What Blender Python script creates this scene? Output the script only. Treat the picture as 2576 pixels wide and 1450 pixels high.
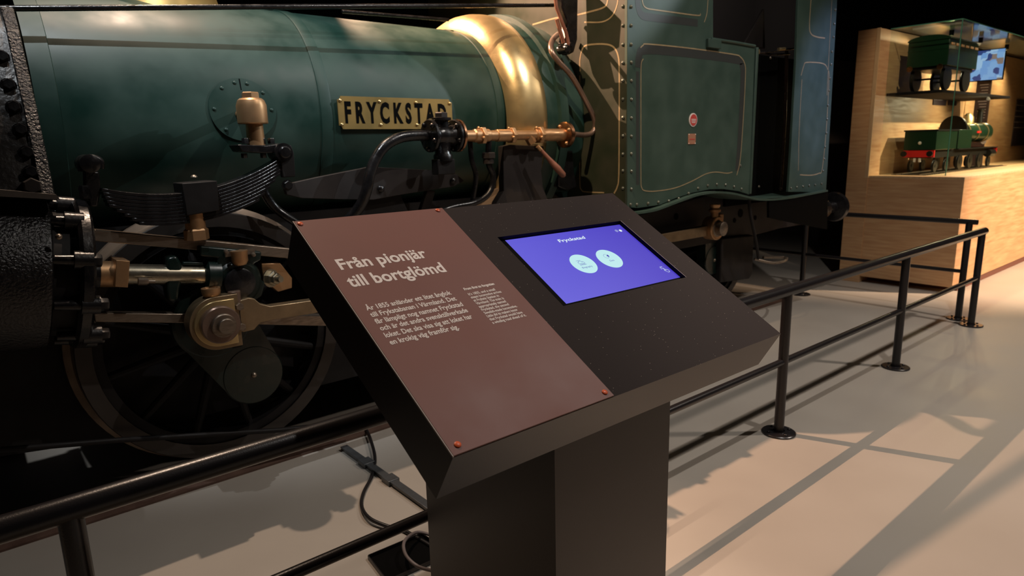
import bpy, bmesh, math, random
from mathutils import Vector, Matrix, Quaternion
random.seed(7)
V=Vector; PI=math.pi
scn=bpy.context.scene; COL=scn.collection
for o in list(bpy.data.objects): bpy.data.objects.remove(o)

# ------------------------------------------------------------------ camera
W_,H_,F_=2576,1450,1661.5
CAM=V((0,0,1.55))
yaw,pitch,roll=.691082,.209811,-.0244997
_f=V((math.sin(yaw)*math.cos(pitch),math.cos(yaw)*math.cos(pitch),-math.sin(pitch)))
_r=V((math.cos(yaw),-math.sin(yaw),0)); _u=_r.cross(_f)
CR=math.cos(roll)*_r+math.sin(roll)*_u; CU=-math.sin(roll)*_r+math.cos(roll)*_u; CF=_f
cam=bpy.data.cameras.new('camera'); cam.sensor_width=36; cam.lens=36*F_/W_; cam.clip_start=.05
co=bpy.data.objects.new('camera',cam); COL.objects.link(co)
M=Matrix.Identity(4)
for i in range(3): M[i][0]=CR[i]; M[i][1]=CU[i]; M[i][2]=-CF[i]; M[i][3]=CAM[i]
co.matrix_world=M; scn.camera=co
cam.dof.use_dof=True; cam.dof.focus_distance=1.75; cam.dof.aperture_fstop=5.6
# ------------------------------------------------------------------ world, exposure
w=bpy.data.worlds.new('world'); scn.world=w; w.use_nodes=True
w.node_tree.nodes['Background'].inputs[0].default_value=(.55,.5,.5,1)
w.node_tree.nodes['Background'].inputs[1].default_value=.006
vs=scn.view_settings; vs.view_transform='Standard'; vs.look='None'; vs.gamma=1; vs.exposure=0; vs.use_curve_mapping=False
# ------------------------------------------------------------------ the hall's ceiling spots and one added disc light
GAIN=2.2
def lamp(name,loc,to,power,color,size=.05,angle=70,blend=.5):
    l=bpy.data.lights.new(name,'SPOT'); l.energy=power*GAIN; l.color=color; l.shadow_soft_size=size
    l.spot_size=math.radians(angle); l.spot_blend=blend
    o=bpy.data.objects.new(name,l); COL.objects.link(o); o.location=loc
    o.rotation_euler=(V(to)-V(loc)).to_track_quat('-Z','Y').to_euler(); return o
lamp('hall_spot_front',(3.2,.45,5.0),(3.4,1.6,.4),125,(1,.93,.86),.035,105,.6)
lamp('hall_spot_rear',(2.03,4.51,3.6),(3.6,1.05,0),400,(1,.60,.38),.012,58,.25)
lamp('hall_spot_over_boiler',(1.2,3.85,5.2),(.45,2.0,0),190,(1,.74,.55),.02,42,.5)
lamp('hall_spot_left_front',(.2,2.0,5.0),(.95,3.45,2.35),230,(.93,.97,1),.02,42,.9)
lamp('hall_spot_far_right',(8.0,.2,4.8),(1.85,3.2,1.95),420,(.85,.95,1),.03,10,.6)
lamp('hall_spot_brass',(.7,2.1,4.8),(2.9,3.3,1.9),260,(1,.72,.46),.04,36,.8)
lamp('hall_spot_kiosk',(3.4,.9,4.9),(1.70,.80,.9),150,(1,.80,.66),.06,20,.9)
lamp('hall_spot_blue',(6.9,-.6,4.2),(5.75,2.7,1.95),270,(.42,.50,1),.08,20,.9)
lamp('hall_spot_case',(9.5,-.8,3.7),(9.5,2.2,.35),1150,(1,.70,.47),.06,66,.6)
lamp('hall_spot_case_left',(5.7,.9,4.7),(8.2,2.7,1.9),150,(1,.76,.52),.04,30,.6)
lamp('added_disc_light',(11.5,5.6,5.7),(13,8.8,4.3),90,(1,.85,.75),.06,80,.7)  # added light so the far wall discs show
lamp('hall_spot_floor_right',(6.2,-.9,5.0),(4.8,.7,0),220,(1,.87,.76),.12,84,.9)
# ------------------------------------------------------------------ helpers
def at(px,py,X=None,Y=None,Z=None):
    v=CF+CR*((px-W_/2)/F_)-CU*((py-H_/2)/F_)
    for i,k in enumerate((X,Y,Z)):
        if k is not None: return CAM+v*((k-CAM[i])/v[i])
def Q(px,py,Y): return at(px,py,Y=Y)
def Z0(px,py,z=0): return at(px,py,Z=z)

def mat(name,col,rough=.5,metal=0,var=.0,scale=8,bump=0,bscale=60,col2=None,emit=None,coat=0,spec=.5,stretch=(1,1,1),detail=6,rvar=.09):
    m=bpy.data.materials.new(name); m.use_nodes=True; nt=m.node_tree; b=nt.nodes['Principled BSDF']
    b.inputs['Roughness'].default_value=rough; b.inputs['Metallic'].default_value=metal
    b.inputs['Specular IOR Level'].default_value=spec
    if coat: b.inputs['Coat Weight'].default_value=coat; b.inputs['Coat Roughness'].default_value=.15
    c=tuple(col)+(1,)
    b.inputs['Base Color'].default_value=c
    tc=nt.nodes.new('ShaderNodeTexCoord'); mp=nt.nodes.new('ShaderNodeMapping'); mp.inputs['Scale'].default_value=stretch
    nt.links.new(tc.outputs['Object'],mp.inputs[0])
    if var or col2:
        n=nt.nodes.new('ShaderNodeTexNoise'); n.inputs['Scale'].default_value=scale; n.inputs['Detail'].default_value=detail
        nt.links.new(mp.outputs[0],n.inputs['Vector'])
        r=nt.nodes.new('ShaderNodeValToRGB'); nt.links.new(n.outputs['Fac'],r.inputs[0])
        r.color_ramp.elements[0].position=.3; r.color_ramp.elements[1].position=.72
        c2=tuple(col2) if col2 else tuple(min(1,x*(1+var)) for x in col)
        c1=tuple(col) if col2 else tuple(x*(1-var) for x in col)
        r.color_ramp.elements[0].color=c1+(1,); r.color_ramp.elements[1].color=c2+(1,)
        nt.links.new(r.outputs[0],b.inputs['Base Color'])
        mr=nt.nodes.new('ShaderNodeMapRange'); nt.links.new(n.outputs['Fac'],mr.inputs[0])
        mr.inputs[1].default_value=.3; mr.inputs[2].default_value=.7; mr.inputs[3].default_value=max(.05,rough-rvar); mr.inputs[4].default_value=min(1,rough+rvar)
        nt.links.new(mr.outputs[0],b.inputs['Roughness'])
    if bump:
        n2=nt.nodes.new('ShaderNodeTexNoise'); n2.inputs['Scale'].default_value=bscale; n2.inputs['Detail'].default_value=4
        nt.links.new(mp.outputs[0],n2.inputs['Vector'])
        bp=nt.nodes.new('ShaderNodeBump'); bp.inputs['Strength'].default_value=bump; bp.inputs['Distance'].default_value=.01
        nt.links.new(n2.outputs['Fac'],bp.inputs['Height']); nt.links.new(bp.outputs[0],b.inputs['Normal'])
    if emit:
        b.inputs['Emission Color'].default_value=tuple(emit[:3])+(1,); b.inputs['Emission Strength'].default_value=emit[3]
    return m

WM={}
class MB:
    def __init__(s): s.bm=bmesh.new()
    def face(s,pts):
        s.bm.faces.new([s.bm.verts.new(p) for p in pts])
    def box(s,lo,hi,rot=None,pivot=None):
        lo=V(lo);hi=V(hi); r=bmesh.ops.create_cube(s.bm,size=1)['verts']; c=(lo+hi)/2; d=hi-lo
        for v in r:
            p=V((v.co.x*d.x,v.co.y*d.y,v.co.z*d.z))+c
            if rot is not None:
                pv=V(pivot) if pivot is not None else c; p=rot@(p-pv)+pv
            v.co=p
        return s
    def cyl(s,a,b,r0,r1=None,seg=24,cap=True):
        a=V(a);b=V(b);r1=r0 if r1 is None else r1
        return s.lathe(a,b-a,[(0,r0),((b-a).length,r1)],seg,cap)
    def lathe(s,o,axis,prof,seg=32,cap=True,phase=0):
        o=V(o);ax=V(axis).normalized(); t=ax.orthogonal().normalized()
        if abs(ax.z)<.9: t=(V((0,0,1))-ax*ax.z).normalized()
        else: t=(V((1,0,0))-ax*ax.x).normalized()
        q=ax.cross(t); rings=[]
        for d,r in prof:
            rings.append([s.bm.verts.new(o+ax*d+(t*math.cos(2*PI*k/seg+phase)+q*math.sin(2*PI*k/seg+phase))*max(r,1e-5)) for k in range(seg)])
        for i in range(len(rings)-1):
            for k in range(seg):
                s.bm.faces.new((rings[i][k],rings[i][(k+1)%seg],rings[i+1][(k+1)%seg],rings[i+1][k]))
        if cap:
            if prof[0][1]>1e-4: s.bm.faces.new(rings[0][::-1])
            if prof[-1][1]>1e-4: s.bm.faces.new(rings[-1])
        return s
    def tube(s,pts,r,seg=12,smooth=6,cap=True):
        pts=[V(p) for p in pts]
        if smooth and len(pts)>2:
            P=[pts[0]*2-pts[1]]+pts+[pts[-1]*2-pts[-2]]; out=[]
            for i in range(1,len(P)-2):
                for k in range(smooth):
                    t=k/smooth; a,b,c,d=P[i-1],P[i],P[i+1],P[i+2]
                    out.append(.5*((2*b)+(c-a)*t+(2*a-5*b+4*c-d)*t*t+(3*b-a-3*c+d)*t**3))
            out.append(pts[-1]); pts=out
        rr=r if callable(r) else (lambda t:r)
        T=[(pts[min(i+1,len(pts)-1)]-pts[max(i-1,0)]).normalized() for i in range(len(pts))]
        n=T[0].orthogonal().normalized(); rings=[]
        for i,p in enumerate(pts):
            if i: n=(T[i-1].rotation_difference(T[i]))@n
            n=(n-T[i]*n.dot(T[i])).normalized(); q=T[i].cross(n); R=rr(i/(len(pts)-1))
            rings.append([s.bm.verts.new(p+(n*math.cos(2*PI*k/seg)+q*math.sin(2*PI*k/seg))*R) for k in range(seg)])
        for i in range(len(rings)-1):
            for k in range(seg):
                s.bm.faces.new((rings[i][k],rings[i][(k+1)%seg],rings[i+1][(k+1)%seg],rings[i+1][k]))
        if cap: s.bm.faces.new(rings[0][::-1]); s.bm.faces.new(rings[-1])
        return s
    def prism(s,pts,vec):
        vec=V(vec); a=[s.bm.verts.new(V(p)) for p in pts]; b=[s.bm.verts.new(V(p)+vec) for p in pts]; n=len(a)
        s.bm.faces.new(a); s.bm.faces.new(b[::-1])
        for i in range(n): s.bm.faces.new((a[i],b[i],b[(i+1)%n],a[(i+1)%n]))
        return s
    def band(s,prof,vec):      # open profile swept along vec, doubled later by solidify if needed
        vec=V(vec); a=[s.bm.verts.new(V(p)) for p in prof]; b=[s.bm.verts.new(V(p)+vec) for p in prof]
        for i in range(len(a)-1): s.bm.faces.new((a[i],b[i],b[i+1],a[i+1]))
        return s
    def hexnut(s,a,d,r,h,washer=True):
        a=V(a);d=V(d).normalized()
        if washer: s.cyl(a,a+d*h*.18,r*1.25,seg=16)
        s.lathe(a,d,[(0,r),(h*.85,r),(h,r*.86)],6)
        return s
    def dome(s,a,d,r,h=None,seg=10):
        h=r*.75 if h is None else h
        s.lathe(a,d,[(0,r),(h*.45,r*.88),(h*.8,r*.55),(h,r*.001)],seg); return s
    def build(s,name,m,parent=None,bevel=0,ang=35,solid=0,recenter=True,loc=None,bseg=2):
        bmesh.ops.recalc_face_normals(s.bm,faces=s.bm.faces[:])
        me=bpy.data.meshes.new(name); s.bm.to_mesh(me); s.bm.free()
        c=V((0,0,0))
        if recenter and len(me.vertices):
            lo=V([min(v.co[i] for v in me.vertices) for i in range(3)]);hi=V([max(v.co[i] for v in me.vertices) for i in range(3)])
            c=(lo+hi)/2 if loc is None else V(loc)
            me.transform(Matrix.Translation(-c))
        me.materials.append(m)
        for p in me.polygons: p.use_smooth=True
        me.set_sharp_from_angle(angle=math.radians(ang))
        return put(name,me,Matrix.Translation(c),parent,bevel,solid,bseg)
def put(name,me,W,parent=None,bevel=0,solid=0,bseg=2):
    o=bpy.data.objects.new(name,me); COL.objects.link(o)
    if parent is not None:
        o.parent=parent; o.matrix_local=WM[parent.name].inverted()@W
    else: o.matrix_local=W
    WM[o.name]=W
    if solid:
        md=o.modifiers.new('thickness','SOLIDIFY'); md.thickness=solid; md.offset=0
    if bevel:
        md=o.modifiers.new('bevel','BEVEL'); md.width=bevel; md.segments=bseg; md.limit_method='ANGLE'; md.angle_limit=math.radians(40); md.harden_normals=False
    return o
def thing(name,label,cat,loc=(0,0,0),group=None):
    o=bpy.data.objects.new(name,None); COL.objects.link(o); o.location=loc; o.empty_display_size=.1
    WM[o.name]=Matrix.Translation(V(loc)); o['label']=label; o['category']=cat
    if group:o['group']=group
    return o
def tag(o,label=None,cat=None,group=None,kind=None):
    if label:o['label']=label
    if cat:o['category']=cat
    if group:o['group']=group
    if kind:o['kind']=kind
    return o
def dupat(src,name,p,parent,d0=None,d1=None):   # same mesh at another place (optionally turned from axis d0 to d1)
    W=Matrix.Translation(V(p))
    if d0 is not None: W=W@V(d0).rotation_difference(V(d1)).to_matrix().to_4x4()
    return put(name,src,W,parent)
def rivet_mesh(m,r,h=None,seg=10):
    b=MB(); b.dome((0,0,0),(0,-1,0),r,h,seg); bmesh.ops.recalc_face_normals(b.bm,faces=b.bm.faces[:])
    me=bpy.data.meshes.new('rivet'); b.bm.to_mesh(me); b.bm.free(); me.materials.append(m)
    for p in me.polygons:p.use_smooth=True
    return me
def text(name,s,origin,ax,up,height,m,parent,width=None,depth=.0006,align='LEFT',bold=0.0,space=1.0):
    """one line of lettering: mesh, baseline-left at origin, running along ax; height = cap height"""
    cu=bpy.data.curves.new('t','FONT'); cu.body=s; cu.size=1; cu.extrude=0; cu.offset=bold; cu.space_character=space; cu.resolution_u=3
    to=bpy.data.objects.new('t',cu); COL.objects.link(to)
    dg=bpy.context.evaluated_depsgraph_get(); me=bpy.data.meshes.new_from_object(to.evaluated_get(dg))
    bpy.data.objects.remove(to); bpy.data.curves.remove(cu)
    xs=[v.co.x for v in me.vertices]; x0,x1=min(xs),max(xs)
    cap=.73; sy=height/cap; sx=sy if width is None else width/(x1-x0)
    nz=ax.cross(up); A=Matrix.Identity(4)
    tx={'LEFT':-x0,'CENTER':-(x0+x1)/2}[align]
    me.transform(Matrix.Diagonal((sx,sy,1,1))@Matrix.Translation((tx,0,0)))
    for i in range(3): A[i][0]=ax[i];A[i][1]=up[i];A[i][2]=nz[i];A[i][3]=(V(origin)+nz*depth)[i]
    me.materials.clear(); me.materials.append(m)
    for p in me.polygons:p.use_smooth=False
    return put(name,me,A,parent)
def plate_with_holes(): pass

# ------------------------------------------------------------------ materials
GREEN=(.012,.040,.030); 
m_green=mat('green_loco_paint',(.008,.031,.024),.46,col2=(.026,.060,.048),scale=4.5,bump=.05,bscale=7,rvar=.12,spec=.38)
m_greencab=mat('green_cab_paint',(.030,.058,.044),.55,col2=(.042,.076,.058),scale=5,bump=.03,bscale=30)
m_greendark=mat('dark_green_motion_paint',(.004,.011,.009),.32,col2=(.007,.016,.013),scale=12,bump=.05,bscale=30)
m_band=mat('grey_green_lining_band',(.030,.034,.032),.55)
m_cream=mat('cream_lining',(.38,.30,.17),.5,col2=(.28,.2,.11),scale=20)
m_black=mat('black_enamel',(.007,.0065,.007),.27,col2=(.012,.011,.012),scale=20,bump=.12,bscale=70)
m_blackrough=mat('crusted_black_paint',(.008,.0075,.008),.22,col2=(.015,.013,.013),scale=14,bump=.5,bscale=110)
m_tar=mat('lumpy_black_sealant',(.010,.009,.010),.28,bump=1.0,bscale=110)
m_blackmatt=mat('sooty_black_iron',(.008,.007,.007),.6,spec=.25,col2=(.013,.011,.011),scale=9,bump=.1,bscale=30)
m_brownblack=mat('brown_black_plate',(.020,.016,.0155),.6,spec=.3,col2=(.030,.024,.022),scale=7)
m_saddle=mat('dirty_saddle_paint',(.016,.0145,.014),.34,col2=(.045,.038,.033),scale=7,bump=.35,bscale=45)
m_steel=mat('worn_steel',(.34,.28,.22),.42,metal=.85,col2=(.20,.15,.115),scale=25,stretch=(1,6,6))
m_steelbright=mat('polished_rod_steel',(.52,.48,.38),.28,metal=.95,col2=(.33,.28,.2),scale=18)
m_wheel=mat('dusty_brown_tyre_steel',(.26,.19,.135),.5,metal=.5,col2=(.15,.105,.075),scale=10)
m_tyreface=mat('dark_tyre_face',(.030,.024,.021),.5,metal=.2,col2=(.045,.036,.03),scale=10)
m_rodsteel=mat('bronzed_rod_steel',(.34,.25,.15),.42,metal=.8,col2=(.24,.17,.10),scale=14)
m_brass=mat('polished_brass',(.80,.62,.33),.32,metal=.88,col2=(.60,.45,.22),scale=5,bump=.10,bscale=10)
m_brassold=mat('dull_brass',(.60,.36,.19),.42,metal=.8,col2=(.44,.25,.12),scale=16)
m_brassplate=mat('brass_name_plate',(.50,.35,.13),.45,metal=.8,col2=(.42,.27,.09),scale=9)
m_copper=mat('copper',(.50,.26,.14),.32,metal=1,col2=(.34,.16,.085),scale=16)
m_copperdark=mat('browned_copper_pipe',(.34,.22,.16),.3,metal=.6,col2=(.14,.10,.085),scale=7)
m_handle=mat('red_brown_handle',(.20,.075,.05),.45,col2=(.3,.13,.085),scale=20)
m_slate=mat('black_laminate',(.034,.028,.027),.40,spec=.6,bump=.03,bscale=400)
m_text=mat('cream_print',(.95,.86,.82),.6)
m_brown=mat('red_brown_panel',(.23,.098,.081),.55,var=.05,scale=4,spec=.3)
m_pedge=mat('pale_core_and_glint',(.42,.35,.31),.6)
m_orange=mat('orange_screw',(.85,.13,.03),.4)
m_rail=mat('black_powder_coat',(.014,.012,.013),.28,bump=.05,bscale=250)
m_rust=mat('rusty_rail_steel',(.075,.038,.026),.7,col2=(.12,.065,.045),scale=12,bump=.2,bscale=60)
m_wood=mat('birch_ply',(.46,.25,.12),.55,col2=(.60,.38,.20),scale=3,stretch=(1.2,1.2,14),detail=8)
m_woodedge=mat('pale_ply_edge',(.60,.42,.24),.55,col2=(.5,.33,.18),scale=6,stretch=(8,8,1))
m_plinth=mat('red_brown_plinth',(.14,.045,.03),.5)
m_shelf=mat('dark_shelf',(.012,.010,.012),.7,spec=.1)
m_cable=mat('black_cable',(.012,.011,.012),.4)
m_cableg=mat('grey_cable',(.16,.13,.125),.5)
m_conduit=mat('grey_conduit',(.14,.15,.16),.35,metal=.5,col2=(.09,.095,.1),scale=20)
m_mgreen=mat('model_green',(.007,.028,.014),.3,coat=.3)
m_mred=mat('model_red',(.6,.02,.02),.35)
m_mblack=mat('model_black',(.01,.01,.01),.35)
m_white=mat('white_enamel',(.7,.62,.6),.45)
m_redenamel=mat('red_enamel',(.55,.07,.06),.4)
m_badgecu=mat('copper_badge',(.50,.24,.15),.45,metal=.3)
def speckle(m,th=.80,scale=220,c=(.30,.26,.22)):
    nt=m.node_tree; b=nt.nodes['Principled BSDF']; tc=nt.nodes.new('ShaderNodeTexCoord')
    v=nt.nodes.new('ShaderNodeTexVoronoi'); v.inputs['Scale'].default_value=scale
    nt.links.new(tc.outputs['Object'],v.inputs['Vector'])
    n=nt.nodes.new('ShaderNodeTexNoise'); n.inputs['Scale'].default_value=9
    nt.links.new(tc.outputs['Object'],n.inputs['Vector'])
    lt=nt.nodes.new('ShaderNodeMath'); lt.operation='LESS_THAN'; lt.inputs[1].default_value=.11
    nt.links.new(v.outputs['Distance'],lt.inputs[0])
    sp=nt.nodes.new('ShaderNodeSeparateColor'); nt.links.new(v.outputs['Color'],sp.inputs[0])
    gt=nt.nodes.new('ShaderNodeMath'); gt.operation='GREATER_THAN'; gt.inputs[1].default_value=th; nt.links.new(sp.outputs[0],gt.inputs[0])
    mu=nt.nodes.new('ShaderNodeMath'); mu.operation='MULTIPLY'; nt.links.new(lt.outputs[0],mu.inputs[0]); nt.links.new(gt.outputs[0],mu.inputs[1])
    mx=nt.nodes.new('ShaderNodeMix'); mx.data_type='RGBA'; nt.links.new(mu.outputs[0],mx.inputs[0])
    mx.inputs[6].default_value=b.inputs['Base Color'].default_value; mx.inputs[7].default_value=tuple(c)+(1,)
    nt.links.new(mx.outputs[2],b.inputs['Base Color'])
m_slatetop=mat('dusty_black_laminate',(.034,.026,.025),.75,spec=.12,bump=.03,bscale=400); speckle(m_slatetop,.86,150,(.42,.36,.30))
def glass(name,tint=(.93,.98,.95)):
    m=bpy.data.materials.new(name); m.use_nodes=True; nt=m.node_tree; nt.nodes.clear()
    o=nt.nodes.new('ShaderNodeOutputMaterial'); t=nt.nodes.new('ShaderNodeBsdfTransparent'); t.inputs[0].default_value=tuple(tint)+(1,)
    g=nt.nodes.new('ShaderNodeBsdfGlossy'); g.inputs['Roughness'].default_value=.02
    fw=nt.nodes.new('ShaderNodeLayerWeight'); pw=nt.nodes.new('ShaderNodeMath'); pw.operation='POWER'; pw.inputs[1].default_value=4; nt.links.new(fw.outputs['Facing'],pw.inputs[0]); fr=nt.nodes.new('ShaderNodeMath'); fr.operation='MULTIPLY_ADD'; fr.inputs[1].default_value=.5; fr.inputs[2].default_value=.03; nt.links.new(pw.outputs[0],fr.inputs[0]); mx=nt.nodes.new('ShaderNodeMixShader')
    nt.links.new(fr.outputs[0],mx.inputs[0]); nt.links.new(t.outputs[0],mx.inputs[1]); nt.links.new(g.outputs[0],mx.inputs[2]); nt.links.new(mx.outputs[0],o.inputs[0])
    return m
m_glass=glass('case_glass'); m_glassedge=mat('green_glass_edge',(.05,.16,.12),.2,coat=.5)
def emitm(name,c,s,grad=None):
    m=bpy.data.materials.new(name); m.use_nodes=True; b=m.node_tree.nodes['Principled BSDF']
    b.inputs['Base Color'].default_value=(.01,.01,.01,1); b.inputs['Roughness'].default_value=.3
    b.inputs['Emission Color'].default_value=tuple(c)+(1,); b.inputs['Emission Strength'].default_value=s; return m

# ------------------------------------------------------------------ floor, walls, ceiling
m_floor=mat('epoxy_floor',(.40,.36,.315),.50,col2=(.44,.40,.35),scale=1.6,bump=.015,bscale=25)
_nt=m_floor.node_tree
m_wall=mat('dark_hall_wall',(.018,.016,.016),.8)
m_ceil=mat('black_ceiling',(.01,.01,.01),.9)
tag(MB().box((-5,-4,-.1),(15,9,0)).build('floor',m_floor),kind='structure')
tag(MB().box((-5,8.9,0),(15,9,6.2)).build('wall_back',m_wall),kind='structure')
tag(MB().box((14.9,-4,0),(15,9,6.2)).build('wall_right',m_wall),kind='structure')
tag(MB().box((-5,-4,6.2),(15,9,6.3)).build('ceiling',m_ceil),kind='structure')

# ------------------------------------------------------------------ kiosk
KW=1.05; k_=KW/.966781; DD=CAM+(CF+CR*((1139.43-W_/2)/F_)-CU*((1152.56-H_/2)/F_))*k_
KH=.630860*k_; tl=.530165; KA=V((1,0,0)); KB=V((0,math.cos(tl),math.sin(tl))); KN=KA.cross(KB)
def K(u,v,n=0): return DD+KA*u+KB*v+KN*n
def Kp(px,py,n=0):
    v=CF+CR*((px-W_/2)/F_)-CU*((py-H_/2)/F_); s=((DD+KN*n-CAM).dot(KN))/v.dot(KN); q=CAM+v*s-DD
    return q.dot(KA),q.dot(KB)
KT=.115
PY=DD.y+.125
xl=at(1397,1300,Y=PY).x; xr=at(1678,1300,Y=PY).x; yb=at(1076,1300,X=xl).y
print('kiosk D',DD,'KH',KH,'pillar',xl,xr,PY,yb)
kiosk=thing('information_kiosk','black sloping information kiosk with brown text panel and blue touch screen on a square pillar','kiosk',((xl+xr)/2,(PY+yb)/2,0))
m_bz=mat('black_recess',(.004,.004,.004),.6,spec=.15)
# slab with a real screen recess
s0=(.4555*KW,.2540*KW); s1=(.9040*KW,.5170*KW)
b=MB(); bm=b.bm; ve=lambda u,v,n:bm.verts.new(K(u,v,n))
O=[ve(0,0,0),ve(KW,0,0),ve(KW,KH,0),ve(0,KH,0)]; I=[ve(s0[0],s0[1],0),ve(s1[0],s0[1],0),ve(s1[0],s1[1],0),ve(s0[0],s1[1],0)]
I2=[ve(s0[0],s0[1],-.014),ve(s1[0],s0[1],-.014),ve(s1[0],s1[1],-.014),ve(s0[0],s1[1],-.014)]
U=[ve(0,0,-KT),ve(KW,0,-KT),ve(KW,KH,-KT),ve(0,KH,-KT)]
for i in range(4):
    j=(i+1)%4
    bm.faces.new((O[i],O[j],I[j],I[i])); bm.faces.new((I[i],I[j],I2[j],I2[i])); bm.faces.new((O[i],U[i],U[j],O[j]))
bm.faces.new(I2); bm.faces.new(U)
top=b.build('sloping_top',m_slatetop,kiosk,ang=30); top.data.materials.append(m_slate); top.data.materials.append(m_bz)
for p_ in top.data.polygons:
    if p_.normal.dot(KN)<.5: p_.material_index=1
    cc_=(p_.center+(K(KW/2,KH/2,-KT/2)))-DD; nn_=-cc_.dot(KN)
    if nn_>-.001 and 0<nn_<.0145 and abs(p_.normal.dot(KN))<.99 and p_.area<.012: p_.material_index=2
b=MB()
def slabz(x,y):  # underside height of the slab at y
    P0=K(0,0,-KT); return P0.z+(y-P0.y)*math.tan(tl)
b.prism([(xl,PY,0),(xr,PY,0),(xr,PY,slabz(0,PY)+.02),(xl,PY,slabz(0,PY)+.02)],(0,0,0)) if 0 else None
vs_=[(xl,PY,0),(xr,PY,0),(xr,yb,0),(xl,yb,0)]
a_=[b.bm.verts.new(p) for p in vs_]; t_=[b.bm.verts.new((p[0],p[1],slabz(0,p[1])+.01)) for p in vs_]
for i in range(4): b.bm.faces.new((a_[i],a_[(i+1)%4],t_[(i+1)%4],t_[i]))
b.bm.faces.new(a_[::-1]); b.bm.faces.new(t_)
b.build('pillar',m_slate,kiosk,ang=30)
# brown text panel
PWD=.3745*KW; b=MB(); b.prism([K(.001,.001,.0002),K(PWD,.001,.0002),K(PWD,KH-.002,.0002),K(.001,KH-.002,.0002)],KN*.004)
panel=b.build('text_panel',m_brown,kiosk,ang=30)
b=MB(); b.prism([K(-.0012,.0,.0),K(.0012,.0,.0),K(.0012,KH,.0),K(-.0012,KH,.0)],KN*.0035); tag(b.build('panel_edge',m_pedge,panel),'pale cut edge of the brown panel')
for (px,py) in ((755,564),(1101,530),(1521,988),(1151,1120)):
    u,v=Kp(px,py,.004); p=K(u,v,.004)
    b=MB(); b.lathe(p,KN,[(0,.0062),(.0018,.0062),(.0030,.0045),(.0032,.0001)],16); sc=b.build('screw',m_orange,panel)
def ptext(s,p0,p1,hpx,m,parent=panel,n=.0043,name='lettering',bold=0,ustart=None):
    """a line of print between two baseline points seen at p0 and p1 on the sloping plane"""
    u0,v0=Kp(*p0,n); u1,v1=Kp(*p1,n)
    v=(v0+v1)/2
    if ustart is not None: u0=ustart
    return text(name,s,K(u0,v,n),KA,KB,hpx,m,parent,width=u1-u0,depth=.0003,bold=bold)
a=ptext('Från pionjär',(863,686),(1073,641),.036,m_text,bold=.025)
bb=ptext('till bortglömd',(882,722),(1125,684),.036,m_text,bold=.025)
sv=['År 1855 anländer ett litet ånglok','till Frykstabanan i Värmland. Det','får lämpligt nog namnet Fryckstad','och är det andra svensktillverkade','loket. Det ska visa sig att loket har','en krokig väg framför sig.']
L0=[(925,782),(936,799),(947,817),(960,834),(972,851),(984,868)]; L1=[(1139,743),(1151,757),(1169,773),(1181,788),(1192,803),(1157,829)]
us=[Kp(*p,.0043)[0] for p in L0]; vv=[Kp(*p,.0043)[1] for p in L0]
us=sum(us)/6; v0=Kp(922,782,.0043)[1]; v5=Kp(983,868,.0043)[1]
print('body u',us,v0,v5,'head',Kp(863,686,.0043),Kp(882,722,.0043),Kp(1073,641,.0043),Kp(1125,684,.0043))
for i,s in enumerate(sv):
    v=v0+(v5-v0)*i/5; u1=Kp(*L1[i],.0043)[0]
    text('lettering',s,K(us,v,.0043),KA,KB,.0138,m_text,panel,width=u1-us,depth=.0003,bold=.022)
en=['From first to forgotten','It’s 1855, and a small','steam locomotive arrives','at Fryksta Station in','Värmland. The train is','appropriately named','Fryckstad, the second','Swedish-made locomotive.','Little did its makers know','that Fryckstad would have','a winding road ahead of it.']
E1=[(1246,718),(1246,730),(1263,737),(1256,746),(1269,753),(1275,762),(1283,770),(1304,775),(1305,784),(1317,790),(1326,797)]
ue=Kp(1169,731,.0043)[0]; w0=Kp(1169,731,.0043)[1]; w1=Kp(1180,744,.0043)[1]; w10=Kp(1243,815,.0043)[1]
for i,s in enumerate(en):
    v=w0 if i==0 else w1+(w10-w1)*(i-1)/9
    text('lettering',s,K(ue,v,.0043),KA,KB,.0080,m_text,panel,width=Kp(*E1[i],.0043)[0]-ue,depth=.0003,bold=.045 if i==0 else .024)
# touch screen
m_scr=emitm('screen_violet',(.085,.068,.60),1.0)
nt=m_scr.node_tree; bs=nt.nodes['Principled BSDF']; tc=nt.nodes.new('ShaderNodeTexCoord'); sx=nt.nodes.new('ShaderNodeSeparateXYZ'); nt.links.new(tc.outputs['Generated'],sx.inputs[0])
rp=nt.nodes.new('ShaderNodeValToRGB'); nt.links.new(sx.outputs[0],rp.inputs[0]); rp.color_ramp.elements[0].color=(.115,.10,.66,1); rp.color_ramp.elements[1].color=(.065,.045,.52,1)
nt.links.new(rp.outputs[0],bs.inputs['Emission Color'])
m_pale=emitm('screen_pale_blue',(.50,.80,.83),1.0); m_ink=emitm('screen_ink',(.06,.05,.42),1.0); m_swhite=emitm('screen_white',(.72,.86,.9),1.0)
m_bezel=mat('black_bezel',(.002,.002,.002),.7,spec=.05)
SN=-.012
scr=MB().prism([K(s0[0]+.002,s0[1]+.002,-.0135),K(s1[0]-.002,s0[1]+.002,-.0135),K(s1[0]-.002,s1[1]-.002,-.0135),K(s0[0]+.002,s1[1]-.002,-.0135)],KN*.0015).build('touch_screen',m_bezel,kiosk)
MB().prism([K(s1[0]-.0002,s0[1],.0002),K(s1[0]+.0010,s0[1],.0002),K(s1[0]+.0010,s1[1],.0002),K(s1[0]-.0002,s1[1],.0002)],KN*.0006).build('recess_edge_glint',m_pedge,scr)  # pale strip: light caught on the recess edge, put into the colour
Q4=[Kp(1268,600,SN),Kp(1567,569,SN),Kp(1709,699,SN),Kp(1422,765,SN)]
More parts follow.
